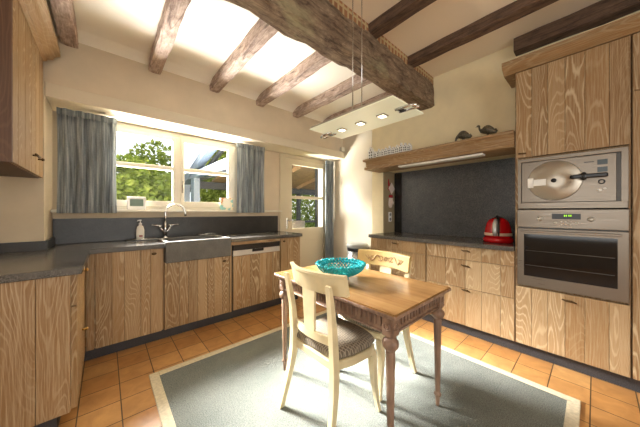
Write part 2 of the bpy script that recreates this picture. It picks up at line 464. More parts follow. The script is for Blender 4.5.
def timber(x0, x1, y0, y1, z0, z1, axis, step, amp, seed):
    """hand-hewn beam: box rings along its length with wandering corners"""
    rnd = random.Random(seed)
    a0, a1 = (x0, x1) if axis == 'X' else (y0, y1)
    n = max(2, int((a1 - a0) / step)); rings = []
    ns = 5
    for i in range(n + 1):
        a = a0 + (a1 - a0) * i / n; ring = []
        u0, u1 = (y0, y1) if axis == 'X' else (x0, x1)
        cs = [(u0, z0), (u1, z0), (u1, z1), (u0, z1)]
        for k in range(4):
            (p, q), (p2, q2) = cs[k], cs[(k + 1) % 4]
            for j in range(ns):
                f = j / ns
                uu = p + (p2 - p) * f + rnd.uniform(-amp, amp) * (1.4 if j == 0 else 0.6)
                zz = q + (q2 - q) * f + rnd.uniform(-amp, amp) * (1.4 if j == 0 else 0.6)
                if j == 0:  # soften the corner
                    uu += (0.5 * (u0 + u1) - uu) * 0.05; zz += (0.5 * (z0 + z1) - zz) * 0.05
                ring.append((a, uu, zz) if axis == 'X' else (uu, a, zz))
        rings.append(ring)
    mb = MB(); mb.loops(rings, smooth=False); return mb

# ------------------------------------------------------------------ room shell
YW, YF = 3.27, 2.90            # window wall in the bay, main wall face
struct('floor', box(-2.6, 3.4, -2.4, 3.4, -0.1, 0.0), M['tiles'])
# window wall, pierced by the window (x -0.06..1.34) and the door (x 2.04..3.02)
w = MB()
w.box(-0.5, -0.06, YW, YW + 0.2, 0, 2.7); w.box(1.34, 2.04, YW, YW + 0.2, 0, 2.7); w.box(3.02, 3.4, YW, YW + 0.2, 0, 2.7)
w.box(-0.06, 1.34, YW, YW + 0.2, 0, 1.235); w.box(-0.06, 1.34, YW, YW + 0.2, 2.135, 2.7); w.box(2.04, 3.02, YW, YW + 0.2, 2.135, 2.7)
struct('wall_window', w, M['wall'])
struct('wall_upper', box(-2.5, 3.12, YF + 0.02, YW, 2.25, 2.95), M['wall'])
struct('trim_1', box(-0.36, 3.12, YF - 0.012, YW, 2.14, 2.252, bev=0.004), flat('lintel_plaster', (214, 202, 178), 0.9))['label'] = 'cream plaster lintel over the window bay'
struct('wall_left', box(-2.7, -0.362, 2.87, YW + 0.2, 0, 2.25), M['wall'])
w = MB(); w.box(-2.75, -0.73, 1.95, 2.87, 0, 2.9)
w.box(-2.75, -2.55, -2.4, -0.95, 0, 2.9); w.box(-2.75, -2.55, 1.15, 1.95, 0, 2.9); w.box(-2.75, -2.55, -0.95, 1.15, 0, 0.6); w.box(-2.75, -2.55, -0.95, 1.15, 2.35, 2.9)
struct('wall_side', w, M['wall'])
w = MB(); w.box(-2.6, -0.85, -2.6, -2.4, 0, 2.9); w.box(1.65, 3.4, -2.6, -2.4, 0, 2.9); w.box(-0.85, 1.65, -2.6, -2.4, 0, 0.6); w.box(-0.85, 1.65, -2.6, -2.4, 2.45, 2.9)
struct('wall_rear', w, M['wall'])
struct('wall_hearth', box(3.245, 3.4, -2.4, 2.18, 0, 2.9), M['hearth'])
struct('wall_breast', box(2.95, 3.245, 0.456, 2.18, 1.80, 2.9), M['hearth'])
struct('wall_pier', box(2.95, 3.245, 1.99, 2.18, 0, 1.80), M['hearth'])
struct('wall_units', box(2.95, 3.245, -2.4, 0.456, 2.53, 2.9), M['hearth'])
struct('wall_right', box(3.12, 3.4, 2.18, YW, 0, 2.9), flat('pale_beige_plaster', (206, 194, 172), 0.9))
struct('trim_2', box(2.951, 3.218, 1.976, 1.9895, 0.92, 1.795), M['pier'])
# ceilings either side of the great beam; the window side has a small cove at the wall
cv = [(1.36, 2.72), (2.70, 2.72), (2.80, 2.712), (2.87, 2.69), (2.92, 2.665), (2.92, 2.95), (1.36, 2.95)]
w = MB(); w.prism(cv, 'x', -2.5, 3.0)
struct('ceiling', w, M['ceil'])
struct('ceiling_near', box(-2.6, 3.3, -2.4, 1.36, 2.83, 2.95), M['ceil2'])
struct('trim_3', box(-2.5, 2.95, 1.285, 1.36, 2.735, 2.83), M['brick'])

# the great beam and the joists
o = timber(-2.5, 2.945, 1.275, 1.455, 2.47, 2.75, 'X', 0.09, 0.009, 3).build('ceiling_beam', M['beam'])
tag(o, 'massive rough-hewn oak beam running across the whole ceiling', 'beam')
jl = ['first pale joist from the left, above the overhead cabinet cornice', 'second pale joist from the left on the window side of the great beam',
      'third pale joist from the left on the window side of the great beam', 'fourth pale joist from the left, above the right end of the window',
      'fifth pale joist from the left, ending above the glazed door', 'last pale joist on the window side, ending behind the glass pendant lamp']
for i, x in enumerate((-0.225, 0.37, 0.945, 1.52, 2.10, 2.68)):
    o = timber(x - 0.052, x + 0.052, 1.45, 2.925, 2.607, 2.724, 'Y', 0.10, 0.0032, 20 + i).build('ceiling_joist', M['joist'])
    tag(o, jl[i], 'beam', 'ceiling joists on the window side')
jn = ['dark joist beside the lamp wires, leftmost on the near side of the great beam', 'dark joist in the middle on the near side of the great beam',
      'dark joist nearest the hearth wall, between the great beam and the oak wall units']
for i, x in enumerate((1.10, 1.74, 2.395)):
    o = timber(x - 0.055, x + 0.055, -2.38, 1.29, 2.742, 2.832, 'Y', 0.18, 0.0045, 40 + i).build('ceiling_joist', M['joistd'])
    tag(o, jn[i], 'beam', 'ceiling joists on the near side')
o = timber(2.83, 2.95, -2.38, 0.50, 2.70, 2.832, 'Y', 0.18, 0.004, 50).build('wall_beam', M['joistd'])
tag(o, 'dark timber running along the wall just above the oak wall units', 'beam')

# window in the bay: frame, two casements with a transom bar, glass
w1 = bpy.data.objects.new('window_1', None); C.objects.link(w1); w1['kind'] = 'structure'; BASE['window_1'] = (0, 0, 0)
f = MB()
y0, y1 = 3.235, 3.31
frame(f, -0.06, 1.34, 1.238, 2.138, y0, y1, 0.04, 0.025, 0.036, 0.045)
f.box(0.627, 0.666, y0 + 0.001, y1, 1.275, 2.092, bev=0.003)
f.build('window_frame', M['frame'], w1)
for (a, b) in ((-0.02, 0.627), (0.666, 1.317)):
    s_ = MB(); g0, g1 = (a + 0.055, b - 0.045) if a < 0 else (a + 0.035, b - 0.095)
    yy0, yy1 = 3.222, 3.27
    frame(s_, a, b, 1.272, 2.094, yy0, yy1, g0 - a, b - g1, 0.068, 0.059, 0.004, [(1.692, 1.738)])
    so = s_.build('casement', M['frame'], w1)
    box(g0 - 0.01, g1 + 0.01, 3.244, 3.248, 1.335, 2.04).build('pane', M['glass'], so)
    if a > 0:
        h = MB(); h.box(0.674, 0.69, 3.208, 3.223, 1.44, 1.54, bev=0.003); h.box(0.676, 0.688, 3.195, 3.21, 1.46, 1.475); h.box(0.676, 0.688, 3.19, 3.203, 1.465, 1.58, bev=0.004)
        h.build('casement_handle', M['steel'], so)
struct('window_sill', box(-0.36, 2.0, 3.125, 3.285, 1.215, 1.24, bev=0.004), M['frame'])

# glazed door
d1 = bpy.data.objects.new('door_1', None); C.objects.link(d1); d1['kind'] = 'structure'; BASE['door_1'] = (0, 0, 0)
f = MB(); frame(f, 2.035, 3.03, 0.0, 2.137, 3.235, 3.30, 0.075, 0.045, 0, 0.05)
f.build('door_frame', M['doorp'], d1)
L = MB(); yy0, yy1 = 3.245, 3.285
frame(L, 2.112, 2.983, 0.01, 2.085, yy0, yy1, 0.15, 0.053, 0.15, 0.10, 0.003, [(0.80, 0.945), (1.432, 1.478)])
L.box(2.262, 2.93, yy0 + 0.014, yy1 - 0.004, 0.16, 0.80); L.box(2.32, 2.87, yy0 + 0.004, yy0 + 0.0145, 0.22, 0.74, bev=0.004)
lo = L.build('door_leaf', M['doorp'], d1)
for (a, b) in ((0.94, 1.437), (1.473, 1.99)): box(2.255, 2.935, 3.262, 3.266, a, b).build('pane', M['glass'], lo)
h = MB(); h.box(2.155, 2.185, 3.238, 3.246, 0.94, 1.12, bev=0.003); h.tube([(2.17, 3.24, 1.075), (2.17, 3.20, 1.075), (2.18, 3.19, 1.075), (2.275, 3.19, 1.07)], 0.009, 8)
h.build('door_handle', M['chrome'], lo)

# ------------------------------------------------------------------ the garden and veranda outside
struct('ground_outside', box(-12, 22, 3.4, 30, -0.3, -0.12), M['lawn'])
def foliage(c, r, n, size, seed):
    rnd = random.Random(seed); mb = MB(); t = bmesh.new()
    for i in range(n):
        while True:
            p = Vector((rnd.uniform(-1, 1), rnd.uniform(-1, 1), rnd.uniform(-1, 1)))
            if 0.25 < p.length < 1: break
        p = Vector((c[0] + p.x * r[0], c[1] + p.y * r[1], c[2] + p.z * r[2]))
        q = Matrix.Rotation(rnd.uniform(0, 6.28), 3, Vector((rnd.uniform(-1, 1), rnd.uniform(-1, 1), rnd.uniform(-1, 1))).normalized())
        sz = size * rnd.uniform(0.6, 1.3)
        vs = [t.verts.new(p + q @ Vector(v)) for v in ((-sz, 0, 0), (0, -sz * 0.5, sz * 0.15), (sz, 0, 0), (0, sz * 0.5, sz * 0.15))]
        t.faces.new(vs)
    mb._add(t); return mb
def tree(name, label, c, r, n, size, seed, m, cat='tree', trunk=True):
    t = thing(name, label, cat, (c[0], c[1], -0.12))
    foliage(c, r, n, size, seed).build('foliage', m, t)
    k = MB(); k.tube([(c[0], c[1], -0.13), (c[0] + 0.1, c[1], c[2] * 0.5), (c[0] - 0.05, c[1] + 0.05, c[2] + r[2] * 0.3)], [0.12, 0.09, 0.03], 8)
    for q in range(5):
        a = q * 1.3; k.tube([(c[0] + 0.05, c[1], c[2] * 0.5), (c[0] + r[0] * 0.5 * math.cos(a), c[1] + r[1] * 0.4 * math.sin(a), c[2] + r[2] * 0.4)], [0.05, 0.015], 6)
    k.build('trunk', M['bark'], t)
    return t
tree('garden_tree', 'light green tree outside the left casement, reaching highest into the sky', (1.5, 11.6, 2.3), (1.15, 0.95, 1.75), 2000, 0.12, 1, M['leaf'])
tree('garden_shrub', 'dense yellow-green shrub filling the lower half of the left casement', (0.5, 9.0, 1.1), (1.5, 0.7, 1.75), 8000, 0.11, 2, M['leafd'], 'shrub')
tree('garden_shrub', 'green shrub seen between the veranda posts through the right casement', (3.4, 9.0, 1.5), (1.15, 0.7, 2.3), 8000, 0.11, 3, M['leaf'], 'shrub')
hd = thing('garden_hedge', 'bright clipped hedge seen through the glazed door', 'hedge', (7.6, 9.2, -0.12))
hb = MB(); t_ = bmesh.new(); rnd = random.Random(9)
for i in range(9000):
    p = Vector((rnd.uniform(5.0, 10.5), 8.7 + abs(rnd.gauss(0, 0.12)), rnd.uniform(-0.1, 2.3)))
    q = Matrix.Rotation(rnd.uniform(0, 6.28), 3, Vector((rnd.uniform(-1, 1), rnd.uniform(-1, 1), rnd.uniform(-1, 1))).normalized()); sz = 0.085 * rnd.uniform(0.6, 1.2)
    t_.faces.new([t_.verts.new(p + q @ Vector(v)) for v in ((-sz, 0, 0), (0, -sz * 0.5, 0), (sz, 0, 0), (0, sz * 0.5, 0))])
hb._add(t_); hb.build('foliage', M['leafd'], hd)
kb = MB()
for i in range(9): kb.tube([(5.3 + 0.6 * i, 9.0, -0.13), (5.35 + 0.6 * i, 9.0, 1.2), (5.3 + 0.6 * i, 9.0, 2.1)], [0.04, 0.03, 0.01], 6)
kb.build('stem', M['bark'], hd)
o = MB().lathe([(0.36, 0), (0.5, 0.12), (0.5, 0.3), (0.42, 0.5), (0.2, 0.62), (0.01, 0.66)], (1.18, 5.6, -0.12 + 0.72), 20)
o.box(0.9, 1.46, 5.3, 5.9, -0.12, 0.62)
o.build('garden_boulder', flat('pale_stone', (196, 186, 150), 0.9, var=0.1)); 
tag(bpy.data.objects['garden_boulder'], 'pale rounded top of a garden wall pier outside the left casement', 'garden wall')

v = thing('veranda', 'slate blue timber veranda with sloping glazed roof outside the right casement', 'veranda', (3.6, 5.4, -0.12))
def bar(mb, a, b, wx, wz):
    a, b = Vector(a), Vector(b); d = (b - a).normalized(); s_ = d.cross(Vector((0, 0, 1)))
    if s_.length < 0.1: s_ = Vector((1, 0, 0))
    s_.normalize(); u = s_.cross(d)
    mb.loops([[p + s_ * wx / 2 * i + u * wz / 2 * j for i, j in ((-1, -1), (1, -1), (1, 1), (-1, 1))] for p in (a, b)], smooth=False)
for y_ in (6.35, 7.25):
    box(1.55, 1.68, y_ - 0.14, y_ + 0.14, -0.12, 2.16).build('post', M['veranda'], v)
b_ = MB(); bar(b_, (1.6, 3.55, 2.93), (1.6, 7.5, 1.92), 0.16, 0.17); b_.build('rafter', M['veranda'], v)
b_ = MB(); bar(b_, (1.75, 3.55, 2.80), (1.75, 7.5, 1.80), 0.05, 0.09); b_.build('rafter', M['verdark'], v)
b_ = MB(); bar(b_, (1.6, 3.55, 2.06), (1.6, 7.4, 2.10), 0.12, 0.14); b_.build('tie_beam', M['veranda'], v)
b_ = MB(); bar(b_, (1.72, 3.55, 1.97), (1.72, 7.4, 2.0), 0.06, 0.05); b_.build('tie_beam', M['verdark'], v)
b_ = MB(); b_.box(1.55, 7.6, 7.2, 7.34, 1.86, 2.06); b_.build('eaves_beam', M['verdark'], v)
for x_ in (3.3, 5.35, 6.6): box(x_ - 0.06, x_ + 0.06, 7.2, 7.32, -0.12, 1.9).build('post', M['verdark'], v)
box(3.98, 4.12, 4.55, 4.7, -0.12, 2.9).build('post', M['verdark'], v)
b_ = MB(); b_.box(1.7, 7.6, 7.23, 7.3, 0.80, 0.88); b_.build('rail', M['verdark'], v)
b_ = MB(); bar(b_, (4.95, 3.7, 2.95), (4.95, 7.5, 2.1), 5.2, 0.05); b_.build('roof_boarding', M['timberroof'], v)
for i_ in range(4):
    b_ = MB(); bar(b_, (2.9 + i_ * 1.2, 3.7, 2.87), (2.9 + i_ * 1.2, 7.5, 2.02), 0.08, 0.11); b_.build('rafter', M['timberroof'], v)
o = thing('garden_chair', 'pale curved back of a garden seat seen low through the glazed door', 'garden chair', (4.35, 6.2, -0.12))
k = MB(); k.loops([[(4.35 + 0.42 * math.cos(a) * (1 + 0.0 * z), 6.2 + 0.30 * math.sin(a), z) for a in [PI * 2 * i / 20 for i in range(20)]] for z in (0.40, 0.55, 0.85, 0.93)], smooth=True); k.build('back', flat('grey_wicker', (130, 120, 108), 0.9, var=0.1, scale=60), o)
for sx_ in (-0.3, 0.3):
    for sy_ in (-0.18, 0.18): MB().tube([(4.35 + sx_, 6.2 + sy_, -0.13), (4.35 + sx_, 6.2 + sy_, 0.42)], 0.02, 6).build('leg', M['greyp'], o)

# ------------------------------------------------------------------ limed-oak cabinets
def planks_y(mb, x0, x1, yf, z0, z1, n, th=0.02):     # front facing -Y
    ws = [random.uniform(0.75, 1.3) for _ in range(n)]; s_ = sum(ws); x = x0
    for q in ws:
        e = x + (x1 - x0) * q / s_; mb.plank(); mb.box(x + 0.0009, e - 0.0009, yf, yf + th, z0, z1, bev=0.0014); x = e
    return mb
def planks_x(mb, xf, y0, y1, z0, z1, cuts, th=0.02, sign=1, gap=0.0009):   # front facing -X (sign 1) or +X (sign -1)
    if isinstance(cuts, int):
        ws = [random.uniform(0.75, 1.3) for _ in range(cuts)]; s_ = sum(ws); cuts = []
        acc = 0
        for q in ws[:-1]: acc += q / s_; cuts.append(acc)
    e = [0] + list(cuts) + [1]
    for a, b in zip(e[:-1], e[1:]):
        mb.plank(); mb.box(min(xf, xf + sign * th), max(xf, xf + sign * th), y0 + (y1 - y0) * a + gap, y0 + (y1 - y0) * b - gap, z0, z1, bev=0.0014)
    return mb
def oval_knob(c, axis):    # small oval bronze knob
    mb = MB(); x, y, z = c
    if axis == 'y':
        mb.tube([(x, y, z), (x, y - 0.018, z)], 0.006, 8); mb.ell((x, y - 0.022, z), (0.02, 0.009, 0.012))
    else:
        mb.tube([(x, y, z), (x + axis * 0.018, y, z)], 0.006, 8); mb.ell((x + axis * 0.024, y, z), (0.009, 0.012, 0.011))
    return mb
def twist_handle(y, z, x):
    mb = MB(); mb.tube([(x, y - 0.012, z), (x - 0.02, y - 0.012, z)], 0.005, 8); mb.tube([(x, y + 0.012, z), (x - 0.02, y + 0.012, z)], 0.005, 8)
    mb.tube([(x - 0.022, y - 0.04, z - 0.007), (x - 0.027, y - 0.015, z), (x - 0.027, y + 0.015, z), (x - 0.022, y + 0.04, z + 0.007)], [0.004, 0.008, 0.008, 0.004], 8)
    return mb

# left run under the overhead cabinet (faces +X)
t = thing('base_cabinet', 'limed oak base cabinet at the left edge, its plank end panel facing the camera', 'cabinet', (-0.42, 2.25, 0))
MB().box(-0.72, -0.16, 1.92, 2.66, 0.13, 0.875).build('body', M['oak'], t)
k = MB(); planks_y(k, -0.72, -0.142, 1.885, 0.132, 0.878, 4, 0.03); k.build('end_panel', M['oak'], t)
k = MB(); planks_x(k, -0.118, 1.918, 2.655, 0.70, 0.876, 4, 0.035, -1); dr = k.build('drawer', M['oak'], t)
oval_knob((-0.118, 2.28, 0.83), 1).build('knob', M['brass'], dr)
k = MB(); planks_x(k, -0.118, 1.918, 2.655, 0.13, 0.695, 4, 0.035, -1); dr = k.build('door', M['oak'], t)
oval_knob((-0.118, 2.28, 0.43), 1).build('knob', M['brass'], dr)
box(-0.70, -0.20, 1.95, 2.70, 0, 0.13).build('plinth', M['plinth'], t)

# window run (faces -Y)
YD = 2.70
t = thing('base_cabinet', 'oak corner cabinet with a single wide door, left of the sink cabinet', 'cabinet', (0.14, 2.98, 0))
MB().box(-0.11, 0.415, 2.72, 3.24, 0.1, 0.875).build('body', M['oak'], t)
k = MB(); k.plank((0.1, 0.2, 0.3, 1)); k.box(-0.115, -0.068, YD, YD + 0.02, 0.1, 0.875); k.build('filler_strip', M['oak'], t)
k = MB(); planks_y(k, -0.062, 0.398, YD, 0.1, 0.875, 5); d = k.build('door', M['oak'], t); oval_knob((0.335, YD, 0.835), 'y').build('knob', M['bronze'], d)
t = thing('sink_cabinet', 'oak cabinet with a short plank door beneath the stone sink', 'cabinet', (0.74, 2.98, 0))
MB().box(0.422, 1.058, 2.72, 3.24, 0.1, 0.72).build('body', M['oak'], t)
k = MB(); k.plank(); k.box(0.4205, 0.436, YD - 0.004, YD + 0.016, 0.1, 0.733); k.build('side_stile', M['oak'], t)
k = MB(); k.plank(); k.box(1.037, 1.06, YD - 0.004, YD + 0.016, 0.1, 0.875); k.build('side_stile', M['oak'], t)
k = MB(); planks_y(k, 0.439, 1.033, YD, 0.1, 0.728, 7); d = k.build('door', M['oak'], t); oval_knob((0.975, YD, 0.682), 'y').build('knob', M['bronze'], d)
t = thing('dishwasher', 'built-in dishwasher with black control strip and oak plank door', 'dishwasher', (1.385, 2.98, 0))
MB().box(1.068, 1.70, 2.73, 3.24, 0.1, 0.858).build('body', M['blackp'], t)
k = MB(); planks_y(k, 1.08, 1.69, YD, 0.105, 0.712, 6); k.build('door', M['oak'], t)
k = MB(); k.box(1.08, 1.69, YD - 0.004, YD + 0.02, 0.778, 0.838, bev=0.004); k.build('control_panel', M['blackp'], t)
k = MB(); k.box(1.08, 1.69, YD, YD + 0.02, 0.715, 0.777, bev=0.003); st = k.build('steel_strip', flat('satin_silver', (196, 192, 184), 0.35, 0.3), t)
box(1.31, 1.46, YD - 0.005, YD + 0.01, 0.744, 0.7765, bev=0.004).build('handle_recess', M['blackp'], st)
k = MB(); k.plank(); k.box(1.062, 1.70, YD, YD + 0.02, 0.842, 0.876); k.build('top_rail', M['oakx'], t)
t = thing('base_cabinet', 'narrow oak end cabinet between the dishwasher and the glazed door', 'cabinet', (1.86, 2.98, 0))
MB().box(1.702, 2.02, 2.72, 3.24, 0.1, 0.876).build('body', M['oak'], t)
k = MB(); planks_y(k, 1.704, 2.018, YD, 0.1, 0.872, 3); d = k.build('door', M['oak'], t); oval_knob((1.745, YD, 0.835), 'y').build('knob', M['bronze'], d)
o = box(-0.20, 2.02, 2.755, 2.80, 0, 0.1).build('plinth', M['plinth']); tag(o, 'dark stone plinth below the window run of cabinets', 'plinth')

# L-shaped worktop with a notch for the sink
poly = [(-0.36, 3.262), (2.035, 3.262), (2.035, 2.665), (1.042, 2.665), (1.042, 3.10), (0.418, 3.10), (0.418, 2.665), (-0.095, 2.665), (-0.095, 1.86), (-0.72, 1.86), (-0.72, 2.862), (-0.36, 2.862)]
k = MB(); k.prism(poly, 'z', 0.88, 0.92, bev=0.004)
o = k.build('worktop', M['granite_top']); tag(o, 'dark grey granite worktop wrapping the left corner under the window', 'worktop')
k = MB(); k.box(-0.358, 2.0, 3.248, 3.268, 0.921, 1.155, bev=0.002)
o = k.build('upstand', M['granite']); tag(o, 'tall dark granite upstand behind the sink and faucet', 'splashback')
k = MB(); k.box(-0.72, -0.36, 2.846, 2.868, 0.921, 0.992); k.box(-0.36, -0.342, 2.846, 3.245, 0.921, 0.992)
o = k.build('upstand', M['granite']); tag(o, 'low dark granite upstand below the overhead cabinet', 'splashback')

# overhead cabinet
t = thing('overhead_cabinet', 'tall oak overhead cabinet at the upper left with a carved cornice', 'cabinet', (-0.55, 2.44, 1.48))
k = MB(); k.plank((0.2, 0.1, 0.4, 1)); k.box(-0.72, -0.388, 2.032, 2.862, 1.48, 2.5); k.box(-0.72, -0.366, 2.012, 2.031, 1.48, 2.40); k.build('body', oak('dark_limed_oak', 'Z', (66, 42, 26), (90, 58, 36), (120, 90, 62)), t)
k = MB(); planks_x(k, -0.366, 2.033, 2.60, 1.484, 2.40, 4, 0.02, -1, 0.003); d = k.build('door', M['oak'], t)
k = MB(); k.tube([(-0.366, 2.50, 1.60), (-0.345, 2.50, 1.60)], 0.006, 8); k.tube([(-0.343, 2.44, 1.60), (-0.343, 2.56, 1.60)], [0.006, 0.009], 8); k.build('latch', M['bronze'], d)
k = MB(); planks_x(k, -0.366, 2.604, 2.86, 1.484, 2.40, 2, 0.02, -1, 0.003); d = k.build('door', M['oak'], t)
oval_knob((-0.366, 2.67, 1.60), 1).build('knob', M['bronze'], d)
prof = [(-0.72, 2.40), (-0.36, 2.40), (-0.345, 2.408), (-0.345, 2.42), (-0.315, 2.43), (-0.30, 2.455), (-0.272, 2.47), (-0.272, 2.51), (-0.72, 2.51)]
k = MB(); k.plank((0.3, 0.8, 0.4, 1)); k.prism(prof, 'y', 1.96, 2.862); k.build('cornice', M['oaky'], t)

# drawer units along the hearth wall (face -X)
XD = 2.64
def drawer_unit(lbl, y0, y1):
    t = thing('drawer_unit', lbl, 'cabinet', (2.93, (y0 + y1) / 2, 0), 'oak drawer units below the hearth')
    MB().box(2.662, 3.235, y0 + 0.002, y1 - 0.002, 0.1, 0.878).build('body', M['oak'], t)
    cuts = [0.13, 0.32, 0.5, 0.74] if y0 < 1 else [0.17, 0.4, 0.68, 0.86]
    hy = 0.832 if y0 < 1 else 1.605
    for (a, b, hz) in ((0.748, 0.876, 0.838), (0.472, 0.744, 0.692), (0.105, 0.468, 0.455)):
        k = MB(); planks_x(k, XD, y0 + 0.003, y1 - 0.003, a, b, cuts)
        d = k.build('drawer', M['oak'], t); twist_handle(hy, hz, XD).build('handle', M['bronze'], d)
    return t
drawer_unit('pale oak drawer unit beside the tall oven cabinet, under the red machine', 0.458, 1.228)
drawer_unit('pale oak drawer unit behind the carved cream chair, next to the bin', 1.232, 1.975)
o = box(2.70, 2.75, -1.2, 1.975, 0, 0.1).build('plinth', M['plinth']); tag(o, 'dark stone plinth below the drawers and the oven cabinet', 'plinth')
k = MB(); k.prism([(2.608, 0.461), (3.235, 0.461), (3.235, 1.972), (2.952, 1.972), (2.952, 1.99), (2.608, 1.99)], 'z', 0.88, 0.92, bev=0.004)
o = k.build('worktop', M['granite_top']); tag(o, 'dark grey granite worktop above the pale drawers', 'worktop')
k = MB(); k.box(3.222, 3.243, 0.46, 1.86, 0.921, 1.79)
t = tag(k.build('splashback', M['honed']), 'large speckled dark granite slab at the back of the hearth niche', 'splashback')
o = box(3.219, 3.243, 1.862, 1.974, 0.921, 1.79).build('splashback', M['black']); tag(o, 'narrow slab strip coloured black as a reflection, beside the khaki niche jamb', 'splashback')  # dark reflection of the jamb put into the strip's colour

# mantel
prof = [(2.949, 1.92), (2.608, 1.92), (2.60, 1.913), (2.60, 1.892), (2.616, 1.886), (2.637, 1.865), (2.647, 1.84), (2.647, 1.815), (2.628, 1.808), (2.624, 1.781), (2.70, 1.775), (2.949, 1.775)]
t = thing('mantel_shelf', 'moulded oak mantel shelf above the dark hearth niche', 'shelf', (2.77, 1.24, 1.775))
k = MB(); k.plank((0.4, 0.12, 0.5, 1)); k.prism(prof, 'y', 0.462, 2.045); k.build('moulding', M['oaky'], t)
k = MB(); k.plank((0.4, 0.12, 0.5, 1)); k.box(2.608, 2.949, 2.045, 2.085, 1.892, 1.92, bev=0.004); k.box(2.647, 2.949, 2.045, 2.06, 1.83, 1.892); k.box(2.626, 2.949, 2.045, 2.075, 1.782, 1.815, bev=0.004); k.build('end_moulding', M['oaky'], t)
k = thing('under_shelf_light', 'slim pale strip light fixed under the mantel shelf', 'light', (2.70, 1.14, 1.75))
k2 = MB(); k2.box(2.652, 2.745, 0.70, 1.58, 1.757, 1.7745, bev=0.004); k2.build('housing', M['white'], k)
box(2.665, 2.732, 0.74, 1.54, 1.752, 1.7575).build('diffuser', flat('opal_diffuser', (206, 206, 196), 0.3), k)

# tall units
t = thing('tall_cabinet', 'tall oak cabinet holding the two built-in steel appliances', 'cabinet', (2.94, 0.15, 0))
k = MB(); k.plank((0.3, 0.3, 0.5, 1)); k.box(2.655, 3.235, 0.438, 0.457, 0.1, 2.41); k.box(2.655, 3.235, -0.160, -0.150, 0.1, 2.41); k.box(3.2, 3.235, -0.15, 0.438, 0.1, 2.41); k.box(2.665, 3.2, -0.15, 0.438, 0.590, 0.598); k.box(2.665, 3.2, -0.15, 0.438, 1.665, 1.673); k.box(2.66, 3.2, -0.15, 0.438, 0.1, 0.11); k.box(2.66, 3.2, -0.15, 0.438, 2.4, 2.41); k.build('body', M['oak'], t)
cuts = [0.17, 0.33, 0.49, 0.66, 0.85]; cuts = [1 - c for c in cuts][::-1]
k = MB(); planks_x(k, XD, -0.156, 0.450, 1.676, 2.405, cuts); d = k.build('upper_door', M['oak'], t)
k = MB(); k.tube([(XD, 0.405, 1.708), (XD - 0.018, 0.405, 1.708)], 0.005, 8); k.tube([(XD - 0.02, 0.38, 1.706), (XD - 0.022, 0.43, 1.71)], 0.006, 8); k.build('handle', M['bronze'], d)
k = MB(); planks_x(k, XD, -0.156, 0.450, 0.105, 0.588, cuts); d = k.build('lower_door', M['oak'], t); twist_handle(0.13, 0.545, XD).build('handle', M['bronze'], d)
t2 = thing('tall_cabinet', 'tall oak cabinet cut off by the right edge of the photo', 'cabinet', (2.94, -0.6, 0))
k = MB(); k.plank(); k.box(2.662, 3.235, -1.2, -0.164, 0.1, 2.41); k.build('body', M['oak'], t2)
for (a, b, nm) in ((0.105, 2.025, 'lower_door'), (2.03, 2.405, 'upper_door')):
    for (p, q) in ((-0.76, -0.166), (-1.2, -0.764)):
        k = MB(); planks_x(k, XD, p, q, a, b, 5); k.build(nm, M['oak'], t2)
prof = [(2.949, 2.413), (2.64, 2.413), (2.63, 2.42), (2.60, 2.435), (2.575, 2.452), (2.565, 2.462), (2.565, 2.50), (2.949, 2.50)]
k = MB(); k.plank((0.6, 0.3, 0.5, 1)); k.prism(prof, 'y', -1.2, 0.535); o = k.build('cornice', M['oaky']); tag(o, 'oak cornice running along the top of the tall cabinets', 'cornice')

# built-in appliances
t = thing('built_in_microwave', 'steel built-in appliance with a large round disc and black lever, above the oven', 'microwave', (2.9, 0.145, 1.24))
k = MB(); k.box(2.66, 3.15, -0.148, 0.436, 1.245, 1.66); k.build('body', M['greyp'], t)
k = MB(); k.box(2.632, 2.662, -0.148, 0.436, 1.632, 1.66, bev=0.002); k.box(2.632, 2.662, -0.148, 0.436, 1.245, 1.295, bev=0.003); k.box(2.632, 2.662, -0.148, -0.118, 1.29, 1.634); k.box(2.632, 2.662, 0.414, 0.436, 1.29, 1.634); k.build('frame', M['steel'], t)
k = MB(); k.box(2.645, 2.662, -0.098, 0.412, 1.296, 1.63, bev=0.002); dpl = k.build('front_plate', M['steel'], t)
k = MB(); k.lathe([(0.002, 0), (0.15, 0), (0.155, 0.004), (0.15, 0.01), (0.03, 0.016), (0.002, 0.016)], (0, 0, 0), 64); k.rot(-PI / 2, 'Y', (0, 0, 0))
bmesh.ops.translate(k.bm, verts=k.bm.verts[:], vec=(2.645, 0.215, 1.465))
m_, nt_, b_ = newmat('radial_brushed_disc'); b_.inputs['Base Color'].default_value = lin((186, 178, 164)); b_.inputs['Metallic'].default_value = 0.75; b_.inputs['Roughness'].default_value = 0.34
tg = nt_.nodes.new('ShaderNodeTangent'); tg.direction_type = 'RADIAL'; tg.axis = 'X'; b_.inputs['Anisotropic'].default_value = 0.85; nt_.links.new(tg.outputs[0], b_.inputs['Tangent'])
dk = k.build('round_disc', m_, t)
k = MB(); k.lathe([(0.017, 0), (0.016, 0.008), (0.002, 0.01)], (0, 0, 0), 20); k.rot(-PI / 2, 'Y', (0, 0, 0)); bmesh.ops.translate(k.bm, verts=k.bm.verts[:], vec=(2.629, 0.215, 1.465)); k.build('hub', M['blackp'], dk)
k = MB(); k.box(2.612, 2.634, -0.06, 0.115, 1.466, 1.496, bev=0.007); k.ell((2.624, 0.055, 1.481), (0.016, 0.018, 0.03)); k.ell((2.624, 0.115, 1.481), (0.012, 0.012, 0.013)); k.build('lever', M['blackp'], t)
k = MB(); k.box(2.624, 2.634, 0.335, 0.372, 1.415, 1.495, bev=0.003); k.box(2.626, 2.634, 0.26, 0.335, 1.43, 1.482, bev=0.002); k.build('clamp_block', M['white'], t)
